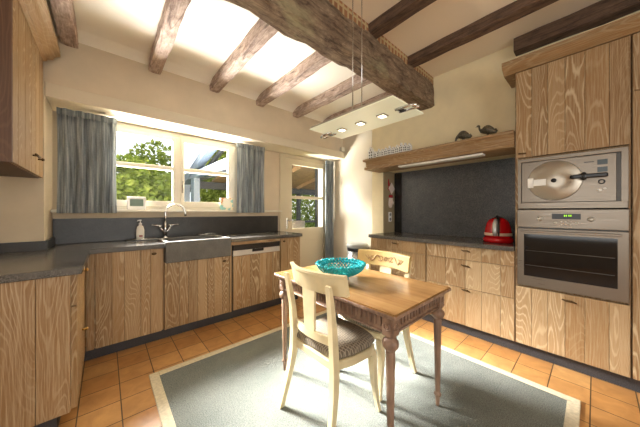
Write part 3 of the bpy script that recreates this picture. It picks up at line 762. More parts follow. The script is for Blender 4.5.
for z_ in (1.575, 1.522):
    k = MB(); k.box(2.641, 2.646, -0.058, -0.01, z_ - 0.018, z_ + 0.018); k.build('display', flat('dark_lcd', (52, 62, 62), 0.2), t)
k = MB(); k.box(2.643, 2.646, 0.005, 0.055, 1.58, 1.586); k.build('name_strip', M['blackp'], t)
k = MB(); k.tube([(2.643, -0.03 + 0.014 * math.cos(a), 1.435 + 0.014 * math.sin(a)) for a in [2 * PI * i / 16 for i in range(16)]], 0.004, 6, True); k.build('dial', M['blackp'], t)
k = MB(); k.ell((2.643, -0.02, 1.375), (0.004, 0.012, 0.008)); k.ell((2.643, -0.045, 1.385), (0.004, 0.009, 0.007)); k.build('button', M['white'], t)

t = thing('oven', 'steel built-in oven with dark glass door and green clock', 'oven', (2.9, 0.145, 0.6))
MB().box(2.66, 3.18, -0.148, 0.436, 0.602, 1.238).build('body', M['greyp'], t)
k = MB(); k.box(2.63, 2.662, -0.152, 0.44, 1.092, 1.237, bev=0.003); cp = k.build('control_panel', M['steel'], t)
k = MB(); k.box(2.632, 2.662, -0.152, 0.44, 0.604, 1.084, bev=0.003); dr = k.build('door', M['steel'], t)
box(2.628, 2.634, -0.102, 0.395, 0.69, 1.035).build('door_glass', M['ovenglass'], dr)
k = MB(); k.box(2.596, 2.606, -0.12, 0.41, 1.052, 1.068, bev=0.003); k.box(2.604, 2.634, -0.105, -0.09, 1.053, 1.067); k.box(2.604, 2.634, 0.385, 0.40, 1.053, 1.067); k.build('handle_bar', M['steel'], dr)
k = MB()
for z_ in (0.78, 0.90): k.tube([(2.6275, -0.09, z_), (2.6275, 0.385, z_)], 0.0012, 6)
k.build('rack_line', M['greyp'], dr)
box(2.626, 2.632, 0.07, 0.225, 1.163, 1.205).build('display_panel', M['blackp'], cp)
k = MB()
for (a, b) in ((0.118, 0.124), (0.128, 0.134), (0.142, 0.148), (0.152, 0.158)): k.box(2.6245, 2.6265, a, b, 1.184, 1.196)
k.build('clock_digits', M['display'], cp)
for y_ in (0.295, 0.02):
    k = MB(); k.lathe([(0.018, 0), (0.018, 0.004), (0.012, 0.006), (0.011, 0.02), (0.002, 0.021)], (0, 0, 0), 20); k.box(-0.003, 0.003, -0.011, 0.011, 0.018, 0.026); k.rot(-PI / 2, 'Y', (0, 0, 0)); bmesh.ops.translate(k.bm, verts=k.bm.verts[:], vec=(2.631, y_, 1.165)); k.build('dial', M['dial'], cp)
for i_, y_ in enumerate((0.205, 0.172, 0.148, 0.124, 0.09)):
    k = MB()
    if i_ in (0, 4): k.ell((2.628, y_, 1.135), (0.005, 0.011, 0.008))
    else: k.ell((2.628, y_, 1.145), (0.004, 0.006, 0.005)); k.ell((2.628, y_, 1.122), (0.004, 0.006, 0.005))
    k.build('button', M['dial'], cp)

# ------------------------------------------------------------------ sink, faucet and things on the window worktop
k = MB(); x0, x1, ya, yb = 0.421, 1.036, 2.645, 3.095
k.box(x0, x1, ya, ya + 0.05, 0.736, 0.936, bev=0.005); k.box(x0, x1, yb - 0.05, yb, 0.736, 0.936, bev=0.005); k.box(x0, x0 + 0.04, ya + 0.05, yb - 0.05, 0.736, 0.935, bev=0.003); k.box(x1 - 0.04, x1, ya + 0.05, yb - 0.05, 0.736, 0.935, bev=0.003); k.box(x0 + 0.04, x1 - 0.04, ya + 0.05, yb - 0.05, 0.737, 0.756)
t = thing('sink', 'grey stone farmhouse sink with a deep apron front', 'sink', (0.73, 2.87, 0.736))
k.build('basin', M['sink'], t)
k = MB(); k.lathe([(0.03, 0), (0.03, 0.004), (0.002, 0.004)], (0.73, 2.9, 0.7565), 20); k.build('drain', M['chrome'], t)
fx, fy = 0.50, 3.16
t = thing('faucet', 'chrome gooseneck faucet with two cross levers behind the sink', 'faucet', (fx, fy, 0.92))
k = MB(); k.lathe([(0.03, 0), (0.03, 0.012), (0.02, 0.02), (0.016, 0.03)], (fx, fy, 0.92), 20)
k.tube([(fx, fy, 0.935), (fx, fy, 1.03), (fx, fy, 1.10)], [0.015, 0.012, 0.011], 12); k.tube([(fx, fy, 0.97), (fx - 0.03, fy, 1.02), (fx - 0.05, fy, 1.05)], 0.009, 10); k.tube([(fx, fy, 0.97), (fx + 0.03, fy, 1.02), (fx + 0.05, fy, 1.05)], 0.009, 10); k.build('body', M['chrome'], t)
pts = [(fx, fy, 1.09), (fx, fy, 1.18)] + [(fx + 0.09 - 0.09 * math.cos(a), fy - 0.04 * (1 - math.cos(a)), 1.2 + 0.1 * math.sin(a)) for a in [PI * i / 14 for i in range(15)]] + [(fx + 0.182, fy - 0.08, 1.17)]
MB().tube(pts, 0.0105, 12).build('spout', M['chrome'], t)
for s_ in (-1, 1):
    k = MB(); k.tube([(fx + s_ * 0.05, fy, 1.045), (fx + s_ * 0.052, fy, 1.07)], 0.014, 12); k.tube([(fx + s_ * 0.03, fy, 1.07), (fx + s_ * 0.12, fy, 1.072)], [0.006, 0.008], 8); k.ell((fx + s_ * 0.12, fy, 1.072), (0.01, 0.01, 0.01)); k.build('lever', M['chrome'], t)
t = thing('metal_tray', 'flat dark metal tray under the soap bottle', 'tray', (0.30, 3.17, 0.9205))
k = MB(); k.box(0.16, 0.43, 3.11, 3.23, 0.9205, 0.927); k.build('base', M['greyp'], t)
k = MB(); k.tube([(0.16, 3.11, 0.932), (0.43, 3.11, 0.932), (0.43, 3.23, 0.932), (0.16, 3.23, 0.932)], 0.005, 6, True); k.build('rim', M['chrome'], t)
t = thing('soap_dispenser', 'white pump soap bottle standing on the metal tray left of the faucet', 'soap bottle', (0.275, 3.17, 0.927))
MB().lathe([(0.028, 0), (0.034, 0.006), (0.036, 0.05), (0.035, 0.10), (0.027, 0.135), (0.014, 0.15), (0.012, 0.16)], (0.275, 3.17, 0.9275), 24, 1, 0.75).build('bottle', M['soap'], t)
k = MB(); k.lathe([(0.015, 0.158), (0.015, 0.172), (0.006, 0.176), (0.005, 0.195), (0.012, 0.197), (0.012, 0.207), (0.002, 0.21)], (0.275, 3.17, 0.9275), 16); k.tube([(0.275, 3.17, 1.129), (0.255, 3.145, 1.129), (0.248, 3.135, 1.122)], 0.005, 8); k.build('pump', M['white'], t)
k = MB(); k.box(0.262, 0.292, 3.1402, 3.1455, 0.957, 0.975); k.build('printed_label', flat('label_print', (172, 96, 84), 0.4), t)
t = thing('dish_rack', 'small chrome wire rack lying at the back of the sink', 'rack', (0.93, 3.18, 0.92))
k = MB(); k.tube([(0.84, 3.13, 0.945), (1.03, 3.13, 0.945), (1.03, 3.235, 0.945), (0.84, 3.235, 0.945)], 0.005, 6, True); k.build('rim', M['chrome'], t)
for i_ in range(6): MB().tube([(0.86 + 0.03 * i_, 3.13, 0.945), (0.86 + 0.03 * i_, 3.135, 0.926), (0.86 + 0.03 * i_, 3.23, 0.926), (0.86 + 0.03 * i_, 3.235, 0.945)], 0.003, 6).build('wire', M['chrome'], t)
t = thing('weather_station', 'small white framed digital display standing on the window sill', 'clock', (0.245, 3.19, 1.24))
k = MB(); k.box(0.165, 0.325, 3.175, 3.19, 1.243, 1.378, bev=0.005); k.box(0.185, 0.305, 3.19, 3.218, 1.241, 1.25); k.build('case', M['white'], t)
box(0.188, 0.302, 3.1735, 3.1755, 1.278, 1.352).build('screen', M['lcd'], t)
t = thing('picture_card', 'white card with a colourful border leaning on the sill beside the right curtain', 'card', (1.19, 3.19, 1.24))
k = MB(); k.box(1.105, 1.275, 3.186, 3.196, 1.241, 1.40, bev=0.002); k.rot(R(-5), 'X', (1.19, 3.19, 1.241)); k.build('border', M['cardb'], t)
k = MB(); k.box(1.145, 1.238, 3.1835, 3.1865, 1.275, 1.385); k.rot(R(-5), 'X', (1.19, 3.19, 1.241)); k.build('centre', M['card'], t)

# ------------------------------------------------------------------ curtains
def curtain(label, x0, x1, y, z0, z1, waves, amp, seed, head=0.05):
    rnd = random.Random(seed); t = thing('curtain', label, 'curtain', ((x0 + x1) / 2, y, z0))
    n = waves * 10; ph = [rnd.uniform(-0.5, 0.5) for _ in range(40)]
    def sheet(za, zb, th, scl, dy=0):
        t_ = bmesh.new(); rows = 10; F = []; B = []
        for j in range(rows + 1):
            z = za + (zb - za) * j / rows; fr = []; bk = []
            for i in range(n + 1):
                u = i / n; spread = 1 - 0.03 * math.sin(PI * (z - z0) / (z1 - z0))
                a = amp * scl * (0.55 + 0.45 * (z1 - z) / (z1 - z0) + 0.25)
                w_ = math.sin(2 * PI * waves * u + 0.6 * math.sin(2 * PI * u * 2.3 + ph[0]) + 0.3 * (z1 - z)) * a + 0.3 * a * math.sin(2 * PI * u * waves * 2.3 + ph[2] * 5)
                x = (x0 + x1) / 2 + (u - 0.5) * (x1 - x0) * spread
                fr.append(t_.verts.new((x, y + w_ - th + dy, z))); bk.append(t_.verts.new((x, y + w_ + th + dy, z)))
            F.append(fr); B.append(bk)
        for j in range(rows):
            for i in range(n):
                t_.faces.new((F[j][i], F[j][i + 1], F[j + 1][i + 1], F[j + 1][i])); t_.faces.new((B[j][i], B[j + 1][i], B[j + 1][i + 1], B[j][i + 1]))
            t_.faces.new((F[j][0], F[j + 1][0], B[j + 1][0], B[j][0])); t_.faces.new((F[j][n], B[j][n], B[j + 1][n], F[j + 1][n]))
        for i in range(n):
            t_.faces.new((F[0][i], B[0][i], B[0][i + 1], F[0][i + 1])); t_.faces.new((F[rows][i], F[rows][i + 1], B[rows][i + 1], B[rows][i]))
        mb = MB(); mb._add(t_, True); return mb
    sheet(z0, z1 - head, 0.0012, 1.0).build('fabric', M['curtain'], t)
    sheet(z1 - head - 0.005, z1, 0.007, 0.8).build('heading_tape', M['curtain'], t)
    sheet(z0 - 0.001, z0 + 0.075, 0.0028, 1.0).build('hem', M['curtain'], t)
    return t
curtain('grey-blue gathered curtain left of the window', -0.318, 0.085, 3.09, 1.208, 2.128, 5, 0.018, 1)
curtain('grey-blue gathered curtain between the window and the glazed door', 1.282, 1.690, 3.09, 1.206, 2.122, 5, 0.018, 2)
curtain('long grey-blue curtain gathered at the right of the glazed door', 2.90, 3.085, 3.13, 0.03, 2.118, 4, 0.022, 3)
for (lbl, x, y) in (('small metal ceiling hook above the left curtain', -0.01, 3.0), ('small white ceiling hook above the long door curtain', 2.80, 3.02)):
    k = MB(); k.tube([(x, y, 2.139), (x, y, 2.115), (x + 0.008, y, 2.106), (x + 0.016, y, 2.112)], 0.003, 6); o = k.build('curtain_hook', M['chrome']); tag(o, lbl, 'hook')
o = box(3.03, 3.105, 2.868, 2.918, 2.262, 2.33, bev=0.005); o = o.build('wall_sensor', M['frame']); o['label'] = 'small cream sensor box in the wall corner above the door curtain'; o['category'] = 'sensor'

# ------------------------------------------------------------------ things at the hearth
def house(i, y, w_, h, style, lbl):
    t = thing('porcelain_house', lbl, 'ornament', (2.72, y, 1.92), 'porcelain canal houses on the mantel')
    a, b = y - w_ / 2, y + w_ / 2; hb = h * 0.72
    if style == 0: poly = [(a, 0), (b, 0), (b, hb), (y + w_ * 0.3, hb), (y + w_ * 0.3, hb + h * 0.1), (y + w_ * 0.12, hb + h * 0.1), (y + w_ * 0.12, h), (y - w_ * 0.12, h), (y - w_ * 0.12, hb + h * 0.1), (y - w_ * 0.3, hb + h * 0.1), (y - w_ * 0.3, hb), (a, hb)]
    elif style == 1: poly = [(a, 0), (b, 0), (b, hb), (y, h), (a, hb)]
    else: poly = [(a, 0), (b, 0), (b, hb), (y + w_ * 0.32, hb + h * 0.08), (y + w_ * 0.2, hb + h * 0.2), (y, h), (y - w_ * 0.2, hb + h * 0.2), (y - w_ * 0.32, hb + h * 0.08), (a, hb)]
    k = MB(); k.prism([(p, q + 1.9205) for p, q in poly], 'x', 2.703, 2.737); k.build('facade', M['delft'], t)
    k = MB()
    rows = 3 if h > 0.09 else 2
    for r in range(rows):
        for s_ in (-1, 1): k.box(2.7015, 2.704, y + s_ * w_ * 0.23 - w_ * 0.13, y + s_ * w_ * 0.23 + w_ * 0.13, 1.9205 + hb * (0.12 + 0.86 * r / rows), 1.9205 + hb * (0.12 + 0.86 * r / rows) + hb * 0.5 / rows)
    k.build('window_panes', M['blue'], t)
    k = MB(); k.box(2.7005, 2.7035, y - w_ * 0.08, y + w_ * 0.08, 1.9205 + hb * 0.98, 1.9205 + hb * 0.98 + h * 0.08); k.build('attic_window', M['blue'], t)
house(0, 2.024, 0.073, 0.183, 1, 'white porcelain house, much the tallest, at the left end of the mantel')
hs = [('second', 2), ('third', 0), ('fourth', 1), ('fifth', 2), ('sixth', 0), ('seventh', 2), ('eighth', 1), ('ninth', 0), ('tenth', 2), ('eleventh', 1)]
y_ = 1.951
for i, (nm, stl) in enumerate(hs):
    hgt = 1.31 * (0.085, 0.1, 0.092, 0.098, 0.105, 0.09, 0.1, 0.11, 0.1, 0.09)[i]
    house(i + 1, y_, 0.048, hgt, stl, 'small white porcelain canal house, %s from the left in the mantel row' % nm); y_ -= 0.054
# two guinea fowl
def fowl(lbl, y, up):
    t = thing('guinea_fowl_figurine', lbl, 'figurine', (2.72, y, 1.92))
    k = MB(); z = 1.921
    prof = []
    for i in range(13):
        u = i / 12; prof.append((u, 0.042 * math.sin(PI * (0.04 + 0.92 * u)) ** 0.75))
    rings = []
    for u, r in prof:
        yy = y + 0.062 - 0.13 * u; zz = z + 0.072 + 0.014 * math.sin(PI * u) - 0.03 * u * u
        rings.append([(2.72 + 0.8 * r * math.cos(a), yy, zz + r * math.sin(a)) for a in [2 * PI * q / 16 for q in range(16)]])
    k.loops(rings)
    if up: k.tube([(2.72, y + 0.048, z + 0.078), (2.72, y + 0.068, z + 0.1), (2.72, y + 0.07, z + 0.125), (2.72, y + 0.084, z + 0.129)], [0.018, 0.009, 0.009, 0.008], 10); k.ell((2.72, y + 0.078, z + 0.13), (0.009, 0.014, 0.011)); k.tube([(2.72, y + 0.086, z + 0.129), (2.72, y + 0.102, z + 0.125)], [0.005, 0.001], 6)
    else: k.tube([(2.72, y + 0.048, z + 0.07), (2.72, y + 0.066, z + 0.056), (2.72, y + 0.074, z + 0.03), (2.72, y + 0.077, z + 0.012)], [0.02, 0.011, 0.008, 0.007], 10); k.ell((2.72, y + 0.079, z + 0.014), (0.008, 0.01, 0.013))
    k.tube([(2.72, y - 0.055, z + 0.06), (2.72, y - 0.076, z + 0.046)], [0.02, 0.005], 8)
    k.build('body', M['fowl'], t)
    for s_ in (-1, 1): MB().tube([(2.72 + s_ * 0.018, y, z + 0.04), (2.72 + s_ * 0.018, y, z + 0.004), (2.72 + s_ * 0.018, y + 0.02, z + 0.003)], 0.005, 6).build('leg', M['fowl'], t)
fowl('dark speckled guinea fowl figurine with lowered head, nearer the middle of the mantel', 0.884, False)
fowl('dark speckled guinea fowl figurine with raised neck, beside the tall oven cabinet', 0.675, True)

# red machine
cx, cy, zb = 2.90, 0.635, 0.9205
t = thing('red_countertop_machine', 'glossy red rounded countertop machine with a silver front arm and pale band', 'appliance', (cx, cy, zb))
MB().lathe([(0.10, 0), (0.122, 0.004), (0.125, 0.03), (0.118, 0.045), (0.112, 0.05)], (cx, cy, zb), 36).build('base', M['red'], t)
MB().lathe([(0.111, 0.05), (0.110, 0.09), (0.104, 0.14), (0.093, 0.185), (0.075, 0.218), (0.045, 0.238), (0.002, 0.243)], (cx, cy, zb), 36).build('dome', M['red'], t)
MB().lathe([(0.1125, 0.068), (0.1135, 0.072), (0.1115, 0.092), (0.1095, 0.094)], (cx, cy, zb), 36).build('band', M['band'], t)
an = R(181)
ux, uy = math.cos(an), math.sin(an)
def onarc(r, z): return (cx + ux * r, cy + uy * r, zb + z)
k = MB(); k.tube([onarc(0.118, 0.07), onarc(0.124, 0.11), onarc(0.116, 0.155), onarc(0.104, 0.195), onarc(0.084, 0.225)], [0.014, 0.02, 0.021, 0.02, 0.014], 12); k.build('arm', M['silver'], t)
an2 = R(195); vx, vy = math.cos(an2), math.sin(an2)
k = MB(); k.tube([(cx + ux * 0.03, cy + uy * 0.03, zb + 0.252), (cx + vx * 0.08, cy + vy * 0.08, zb + 0.232), (cx + vx * 0.107, cy + vy * 0.107, zb + 0.18), (cx + vx * 0.12, cy + vy * 0.12, zb + 0.12), (cx + vx * 0.122, cy + vy * 0.122, zb + 0.07)], [0.014, 0.012, 0.01, 0.009, 0.006], 10); k.build('cord_grip', M['blackp'], t)
k = MB(); k.lathe([(0.04, 0.238), (0.036, 0.249), (0.002, 0.252)], (cx, cy, zb), 20); k.build('cap', M['blackp'], t)

# oven cloths and socket on the jamb
yj = 1.9755
t = thing('pot_holder', 'white square pot holder with red edge, hanging cornerwise on the niche jamb', 'pot holder', (3.12, yj, 1.47))
k = MB(); k.prism([(3.035, 1.555), (3.125, 1.472), (3.21, 1.555), (3.125, 1.645)], 'y', yj - 0.016, yj - 0.004, bev=0.003); k.build('cloth', M['mittw'], t)
k = MB(); k.tube([(3.035, yj - 0.01, 1.555), (3.125, yj - 0.01, 1.472), (3.21, yj - 0.01, 1.555), (3.125, yj - 0.01, 1.645)], 0.007, 6, True); k.tube([(3.06, yj - 0.012, 1.59), (3.05, yj - 0.012, 1.64), (3.055, yj - 0.008, 1.69)], [0.014, 0.010, 0.005], 6); k.build('edging', M['mittred'], t)
t = thing('oven_mitt', 'long white oven mitt with red cuff hanging below the pot holder', 'oven mitt', (3.1, yj, 1.28))
k = MB()
k.loops([[(x + w_ * math.cos(a), yj - 0.016 + 0.011 * math.sin(a), z) for a in [2 * PI * i / 14 for i in range(14)]] for (x, w_, z) in ((3.10, 0.045, 1.44), (3.095, 0.052, 1.38), (3.09, 0.05, 1.32), (3.088, 0.036, 1.285), (3.088, 0.01, 1.274))])
k.tube([(3.12, yj - 0.016, 1.39), (3.15, yj - 0.016, 1.36), (3.158, yj - 0.016, 1.325)], [0.018, 0.016, 0.008], 8, flat=(1, 0.6)); k.build('mitt', M['mittw'], t)
k = MB(); k.loops([[(3.10 + w_ * math.cos(a), yj - 0.017 + 0.0125 * math.sin(a), z) for a in [2 * PI * i / 14 for i in range(14)]] for (w_, z) in ((0.048, 1.42), (0.05, 1.462))]); k.build('cuff', M['mittred'], t)
t = thing('power_socket', 'white double power socket low on the niche jamb', 'socket', (3.1, yj, 1.075))
box(3.06, 3.135, yj - 0.009, yj, 1.075, 1.215, bev=0.004).build('plate', M['white'], t)
for z_ in (1.11, 1.18):
    k = MB(); k.lathe([(0.024, 0), (0.022, 0.003), (0.002, 0.003)], (0, 0, 0), 18); k.rot(PI / 2, 'X', (0, 0, 0)); bmesh.ops.translate(k.bm, verts=k.bm.verts[:], vec=(3.0975, yj - 0.009, z_)); k.build('outlet', M['greyp'], t)

# bin
bx, by = 2.93, 2.44
t = thing('pedal_bin', 'round steel bin with a dark rim band, beyond the drawer units', 'bin', (bx, by, 0))
MB().lathe([(0.15, 0), (0.155, 0.01), (0.158, 0.62), (0.002, 0.62)], (bx, by, 0), 36).build('body', M['bin'], t)
MB().lathe([(0.161, 0.62), (0.163, 0.625), (0.163, 0.665), (0.160, 0.67)], (bx, by, 0), 36).build('rim_band', M['blackp'], t)
MB().lathe([(0.165, 0.668), (0.168, 0.68), (0.165, 0.712), (0.15, 0.727), (0.08, 0.74), (0.002, 0.743)], (bx, by, 0), 36).build('lid', flat('grey_lid', (168, 170, 166), 0.35), t)

# ------------------------------------------------------------------ rug
rx0, rx1, ry0, ry1 = 0.24, 2.28, 0.06, 2.19
t = thing('rug', 'grey-blue rug with a pale woven border under the table', 'rug', (1.26, 1.12, 0))
MB().box(rx0 + 0.058, rx1 - 0.058, ry0 + 0.058, ry1 - 0.058, 0.001, 0.011).build('pile', M['rug'], t)
k = MB(); k.box(rx0, rx0 + 0.06, ry0, ry1, 0.001, 0.013, bev=0.003); k.box(rx1 - 0.06, rx1, ry0, ry1, 0.001, 0.013, bev=0.003); k.box(rx0 + 0.06, rx1 - 0.06, ry0, ry0 + 0.06, 0.001, 0.013, bev=0.003); k.box(rx0 + 0.06, rx1 - 0.06, ry1 - 0.06, ry1, 0.001, 0.013, bev=0.003)
k.build('border', M['rugb'], t)
FL = 0.012

# ------------------------------------------------------------------ table
tx0, tx1, ty0, ty1 = 0.975, 1.612, 0.595, 1.635
t = thing('dining_table', 'antique wooden table with carved apron and turned fluted legs on the rug', 'table', ((tx0 + tx1) / 2, (ty0 + ty1) / 2, FL))
k = MB(); k.box(tx0, tx1, ty0, ty1, 0.737, 0.752, bev=0.005, seg=2); k.box(tx0 + 0.008, tx1 - 0.008, ty0 + 0.008, ty1 - 0.008, 0.724, 0.738, bev=0.004); k.build('tabletop', M['tabletop'], t)
k = MB(); e = 0.012
k.box(tx0 - 0.002, tx0 + e, ty0 - 0.002, ty1 + 0.002, 0.727, 0.747, bev=0.004); k.box(tx1 - e, tx1 + 0.002, ty0 - 0.002, ty1 + 0.002, 0.727, 0.747, bev=0.004); k.box(tx0 + e, tx1 - e, ty0 - 0.002, ty0 + e, 0.727, 0.747, bev=0.004); k.box(tx0 + e, tx1 - e, ty1 - e, ty1 + 0.002, 0.727, 0.747, bev=0.004); k.build('edge_moulding', M['tableleg'], t)
lx0, lx1, ly0, ly1 = 1.028, 1.556, 0.652, 1.572
for (a, b, c, d, face) in ((lx0 - 0.012, lx0 + 0.012, ly0 + 0.03, ly1 - 0.03, 'x'), (lx1 - 0.012, lx1 + 0.012, ly0 + 0.03, ly1 - 0.03, 'X'), (lx0 + 0.03, lx1 - 0.03, ly0 - 0.012, ly0 + 0.012, 'y'), (lx0 + 0.03, lx1 - 0.03, ly1 - 0.012, ly1 + 0.012, 'Y')):
    k = MB(); k.box(a, b, c, d, 0.632, 0.724, bev=0.003)
    ap = k.build('apron', M['tableleg'], t)
    k = MB(); lenr = (d - c) if face in 'xX' else (b - a); n = int(lenr / 0.03)
    for i in range(n):
        u = (i + 0.5) / n * lenr
        if face in 'xX':
            xx = a - 0.004 if face == 'x' else b + 0.004
            k.tube([(xx, c + u, 0.662), (xx, c + u, 0.706)], [0.0055, 0.0075], 6)
        else:
            yy = c - 0.004 if face == 'y' else d + 0.004
            k.tube([(a + u, yy, 0.662), (a + u, yy, 0.706)], [0.0055, 0.0075], 6)
    if face in 'xX':
        xx = a - 0.004 if face == 'x' else b + 0.004
        k.tube([(xx, c, 0.638), (xx, d, 0.638)], 0.006, 6); k.tube([(xx, c, 0.716), (xx, d, 0.716)], 0.005, 6)
    else:
        yy = c - 0.004 if face == 'y' else d + 0.004
        k.tube([(a, yy, 0.638), (b, yy, 0.638)], 0.006, 6); k.tube([(a, yy, 0.716), (b, yy, 0.716)], 0.005, 6)
    k.build('fluting', M['tableleg'], ap)
for x in (lx0, lx1):
    for y in (ly0, ly1):
        k = MB(); k.box(x - 0.030, x + 0.030, y - 0.030, y + 0.030, 0.628, 0.724, bev=0.004)
        prof = [(0.012, 0), (0.013, 0.02), (0.017, 0.06), (0.024, 0.066), (0.024, 0.078), (0.016, 0.085), (0.017, 0.10), (0.026, 0.50), (0.026, 0.535), (0.022, 0.54), (0.03, 0.548), (0.044, 0.563), (0.047, 0.578), (0.043, 0.592), (0.028, 0.602), (0.022, 0.606), (0.032, 0.612), (0.034, 0.622), (0.030, 0.63)]
        k.lathe([(r * 0.86, z + FL) for r, z in prof], (x, y, 0), 24, flute=(0.1, 0.54))
        lg = k.build('leg', M['tableleg'], t)
        k = MB()
        for (dx, dy) in ((-1, 0), (1, 0), (0, -1), (0, 1)):
            for r_ in (0.018, 0.008):
                k.tube([(x + dx * 0.031 + (r_ * math.cos(a) if dx == 0 else 0), y + dy * 0.031 + (r_ * math.cos(a) if dy == 0 else 0), 0.676 + r_ * math.sin(a)) for a in [2 * PI * i / 12 for i in range(12)]], 0.004, 6, True)
        k.build('rosette', M['tableleg'], lg)

# woven bowl
bx, by = 1.222, 1.168; bz = 0.7525
t = thing('woven_bowl', 'turquoise ceramic basket-weave bowl on the table', 'bowl', (bx, by, bz))
MB().lathe([(0.05, 0), (0.056, 0.003), (0.052, 0.018), (0.056, 0.028), (0.05, 0.034), (0.002, 0.034)], (bx, by, bz), 32).build('foot', M['turq'], t)
k = MB(); K = 36
def rad(s_): return 0.054 + 0.105 * math.sin(s_ * PI / 2) ** 0.9
for fam in (1, -1):
    for i in range(K):
        pts = []
        for j in range(10):
            s_ = j / 9; r = rad(s_) + 0.003 * math.sin(j * PI) + fam * 0.0015; a = 2 * PI * (i / K) + fam * s_ * 0.62
            pts.append((bx + r * math.cos(a), by + r * math.sin(a), bz + 0.03 + 0.075 * s_ ** 1.15))
        k.tube(pts, 0.0062, 6)
k.build('woven_wall', M['turq'], t)
k = MB()
for i in range(40):
    a = 2 * PI * i / 40; k.ell((bx + 0.162 * math.cos(a), by + 0.162 * math.sin(a), bz + 0.109 + 0.003 * (i % 2)), (0.0125, 0.0125, 0.010), 8, 6)
for i in range(40):
    a = 2 * PI * (i + 0.5) / 40; k.ell((bx + 0.150 * math.cos(a), by + 0.150 * math.sin(a), bz + 0.096), (0.011, 0.011, 0.009), 8, 6)
k.build('braided_rim', M['turq'], t)

# ------------------------------------------------------------------ chairs (front faces local +X)
def make_chair(label):
    t = thing('dining_chair', label, 'chair', (0, 0, 0), 'cream painted dining chairs')
    k = MB()
    plan = [(-0.185, -0.165), (-0.185, 0.165), (-0.06, 0.20), (0.08, 0.213), (0.14, 0.195), (0.162, 0.12), (0.168, 0), (0.162, -0.12), (0.14, -0.195), (0.08, -0.213), (-0.06, -0.20)]
    k.prism(plan, 'z', 0.375, 0.425, bev=0.006); k.build('seat_frame', M['cream'], t)
    k = MB(); rings = []
    for (s_, z) in ((0.93, 0.424), (0.985, 0.440), (0.97, 0.462), (0.88, 0.483), (0.68, 0.497), (0.4, 0.504), (0.05, 0.506)):
        ring = []
        m_ = len(plan)
        for i in range(m_):
            for f in (0, 0.5):
                x = plan[i][0] * (1 - f) + plan[(i + 1) % m_][0] * f; y = plan[i][1] * (1 - f) + plan[(i + 1) % m_][1] * f
                ring.append(((x - 0.01) * s_ + 0.012, y * s_, z))
        rings.append(ring)
    k.loops(rings, smooth=True); k.build('seat_cushion', M['cushion'], t)
    for s_ in (-1, 1):
        pts = [(-0.262, 0.215 * s_, FL), (-0.235, 0.205 * s_, 0.12), (-0.202, 0.19 * s_, 0.27), (-0.188, 0.18 * s_, 0.385), (-0.19, 0.176 * s_, 0.50), (-0.202, 0.178 * s_, 0.64), (-0.222, 0.184 * s_, 0.76), (-0.240, 0.188 * s_, 0.845)]
        sz = [(0.03, 0.026), (0.032, 0.028), (0.038, 0.032), (0.044, 0.034), (0.04, 0.034), (0.032, 0.033), (0.026, 0.034), (0.016, 0.034)]
        k = MB(); k.sweep(pts, sz); k.build('leg', M['cream'], t)
        pts = [(0.168, 0.203 * s_, FL), (0.156, 0.198 * s_, 0.08), (0.138, 0.194 * s_, 0.18), (0.130, 0.19 * s_, 0.27), (0.130, 0.184 * s_, 0.35), (0.126, 0.18 * s_, 0.385)]
        sz = [(0.022, 0.022), (0.024, 0.024), (0.03, 0.028), (0.036, 0.034), (0.044, 0.038), (0.042, 0.038)]
        k = MB(); k.sweep(pts, sz); k.build('leg', M['cream'], t)
    def arcboard(z0, z1, hw, xm, curve, th, lean=0.0, n=14, flare=0.0):
        rings = []
        for i in range(n + 1):
            y = -hw + 2 * hw * i / n; c = curve * (y / hw) ** 2
            xb, xt = xm + c, xm + c - lean
            rings.append([(xb, y, z0), (xb + th, y, z0), (xt + th, y, z1 - 0.006), (xt + th - 0.004, y, z1), (xt - flare, y, z1), (xt - flare, y, z1 - 0.012), (xt, y, z1 - 0.02)])
        mb = MB(); mb.loops(rings, smooth=False); return mb
    cr = arcboard(0.782, 0.895, 0.235, -0.222, 0.07, 0.022, 0.02, flare=0.009).build('crest_rail', M['cream'], t)
    arcboard(0.512, 0.558, 0.175, -0.215, 0.03, 0.018).build('cross_rail', M['cream'], t)
    k = MB(); rings = []
    for (z, w_, x) in ((0.545, 0.042, -0.212), (0.62, 0.045, -0.214), (0.71, 0.05, -0.218), (0.80, 0.056, -0.220)):
        rings.append([(x, -w_, z), (x + 0.014, -w_, z), (x + 0.014, w_, z), (x, w_, z)])
    k.loops(rings, smooth=False); k.build('splat', M['cream'], t)
    # painted scroll ornament on the front of the crest rail
    k = MB()
    def onc(y, z): return (-0.222 + 0.07 * (y / 0.235) ** 2 + 0.0222 - 0.02 * (z - 0.782) / 0.107, y, z)
    zc = 0.838
    for q in range(8):
        a = 2 * PI * q / 8; k.tube([onc(0.006 * math.cos(a), zc + 0.006 * math.sin(a)), onc(0.018 * math.cos(a), zc + 0.018 * math.sin(a))], [0.003, 0.005], 6)
    for s_ in (-1, 1):
        k.tube([onc(s_ * (0.05 + 0.022 * math.cos(a)), zc + 0.02 * math.sin(a)) for a in [0.3 + 5.4 * i / 16 for i in range(17)]], 0.0035, 6)
        k.tube([onc(s_ * (0.03 + 0.13 * u), zc - 0.024 * math.cos(u * 9)) for u in [i / 18 for i in range(19)]], [0.002 + 0.003 * math.sin(PI * i / 18) for i in range(19)], 6)
        k.tube([onc(s_ * (0.115 + 0.018 * math.cos(a)), zc + 0.016 * math.sin(a)) for a in [2.5 + 5.2 * i / 14 for i in range(15)]], 0.0035, 6)
        for q in range(4):
            k.tube([onc(s_ * (0.142 + 0.006 * q), zc), onc(s_ * (0.152 + 0.008 * q), zc + 0.012 * (q - 1.5))], [0.002, 0.004], 6)
    k.build('painted_ornament', M['ornament'], cr)
    return t
ch = make_chair('cream chair nearest the camera, its plain back turned to us')
ch.location = (1.078, 1.075, 0); ch.rotation_euler = (0, 0, 0)
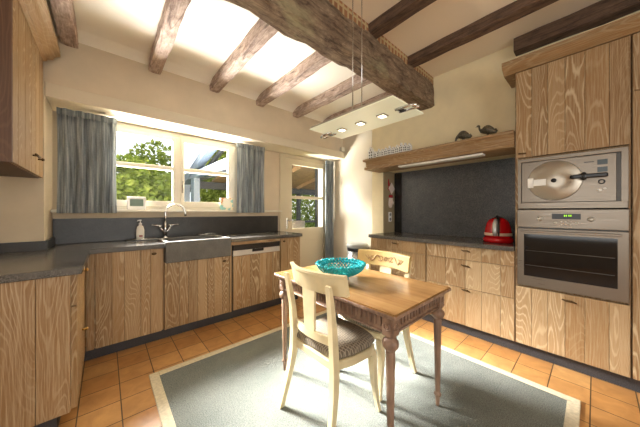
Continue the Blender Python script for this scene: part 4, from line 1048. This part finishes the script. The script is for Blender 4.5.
c2 = copy_tree(ch); c2['label'] = 'cream chair on the far side of the table with an ornamented crest rail'
c2.location = (1.485, 1.118, 0); c2.rotation_euler = (0, 0, PI)
for q in children(c2):
    if q.name.startswith('crest_rail'):
        q.material_slots[0].link = 'OBJECT'; q.material_slots[0].material = flat('yellow_cream_chair_paint', (168, 142, 84), 0.5, var=0.05, scale=14); q['label'] = 'yellower cream crest rail'

# ------------------------------------------------------------------ pendant lamp
t = thing('pendant_lamp', 'long frosted glass panel lamp hanging on two wires above the table', 'lamp', (1.355, 1.09, 1.84))
a, b, c, d = 1.175, 1.535, 0.73, 1.455
k = MB(); k.box(a, b, c, d, 1.85, 1.858, bev=0.002); gp = k.build('glass_panel', M['lampglass'], t)
k = MB(); k.box(a + 0.005, a + 0.03, c + 0.03, d - 0.01, 1.862, 1.872, bev=0.002); k.box(a + 0.10, b - 0.10, c + 0.06, d - 0.06, 1.862, 1.895, bev=0.006); k.build('housing', M['metalcard'], t)
for y_ in (0.92, 1.10, 1.28):
    k = MB(); k.box(1.325, 1.385, y_ - 0.03, y_ + 0.03, 1.842, 1.851, bev=0.003); fr = k.build('spot_frame', M['metalcard'], t)
    k = MB(); k.box(1.335, 1.375, y_ - 0.02, y_ + 0.02, 1.8395, 1.8425); k.build('spot', M['led'], fr)
for (yy, s_) in ((d, 1), (c, -1)):
    k = MB()
    k.tube([(1.33, yy - s_ * 0.08, 1.845), (1.33, yy + s_ * 0.02, 1.842), (1.34, yy + s_ * 0.05, 1.836)], 0.009, 8); k.tube([(1.38, yy - s_ * 0.08, 1.845), (1.38, yy + s_ * 0.02, 1.842), (1.37, yy + s_ * 0.05, 1.836)], 0.009, 8); k.box(1.325, 1.385, yy - 0.02 - s_ * 0.05, yy + 0.02 - s_ * 0.05, 1.836, 1.85, bev=0.003)
    k.build('end_bracket', M['chrome'], t)
for y_ in (1.045, 1.125):
    k = MB(); k.tube([(1.30, y_, 1.88), (1.30, y_, 2.829)], 0.0035, 6); k.build('suspension_wire', M['chrome'], t)
for y_ in (0.92, 1.10, 1.28):
    l = bpy.data.lights.new('lamp_spot_light', 'SPOT'); l.energy = 3; l.spot_size = R(110); l.shadow_soft_size = 0.03; l.color = (1, 0.93, 0.78)
    o = bpy.data.objects.new('lamp_spot_light', l); C.objects.link(o); o.location = (1.355, y_, 1.83)
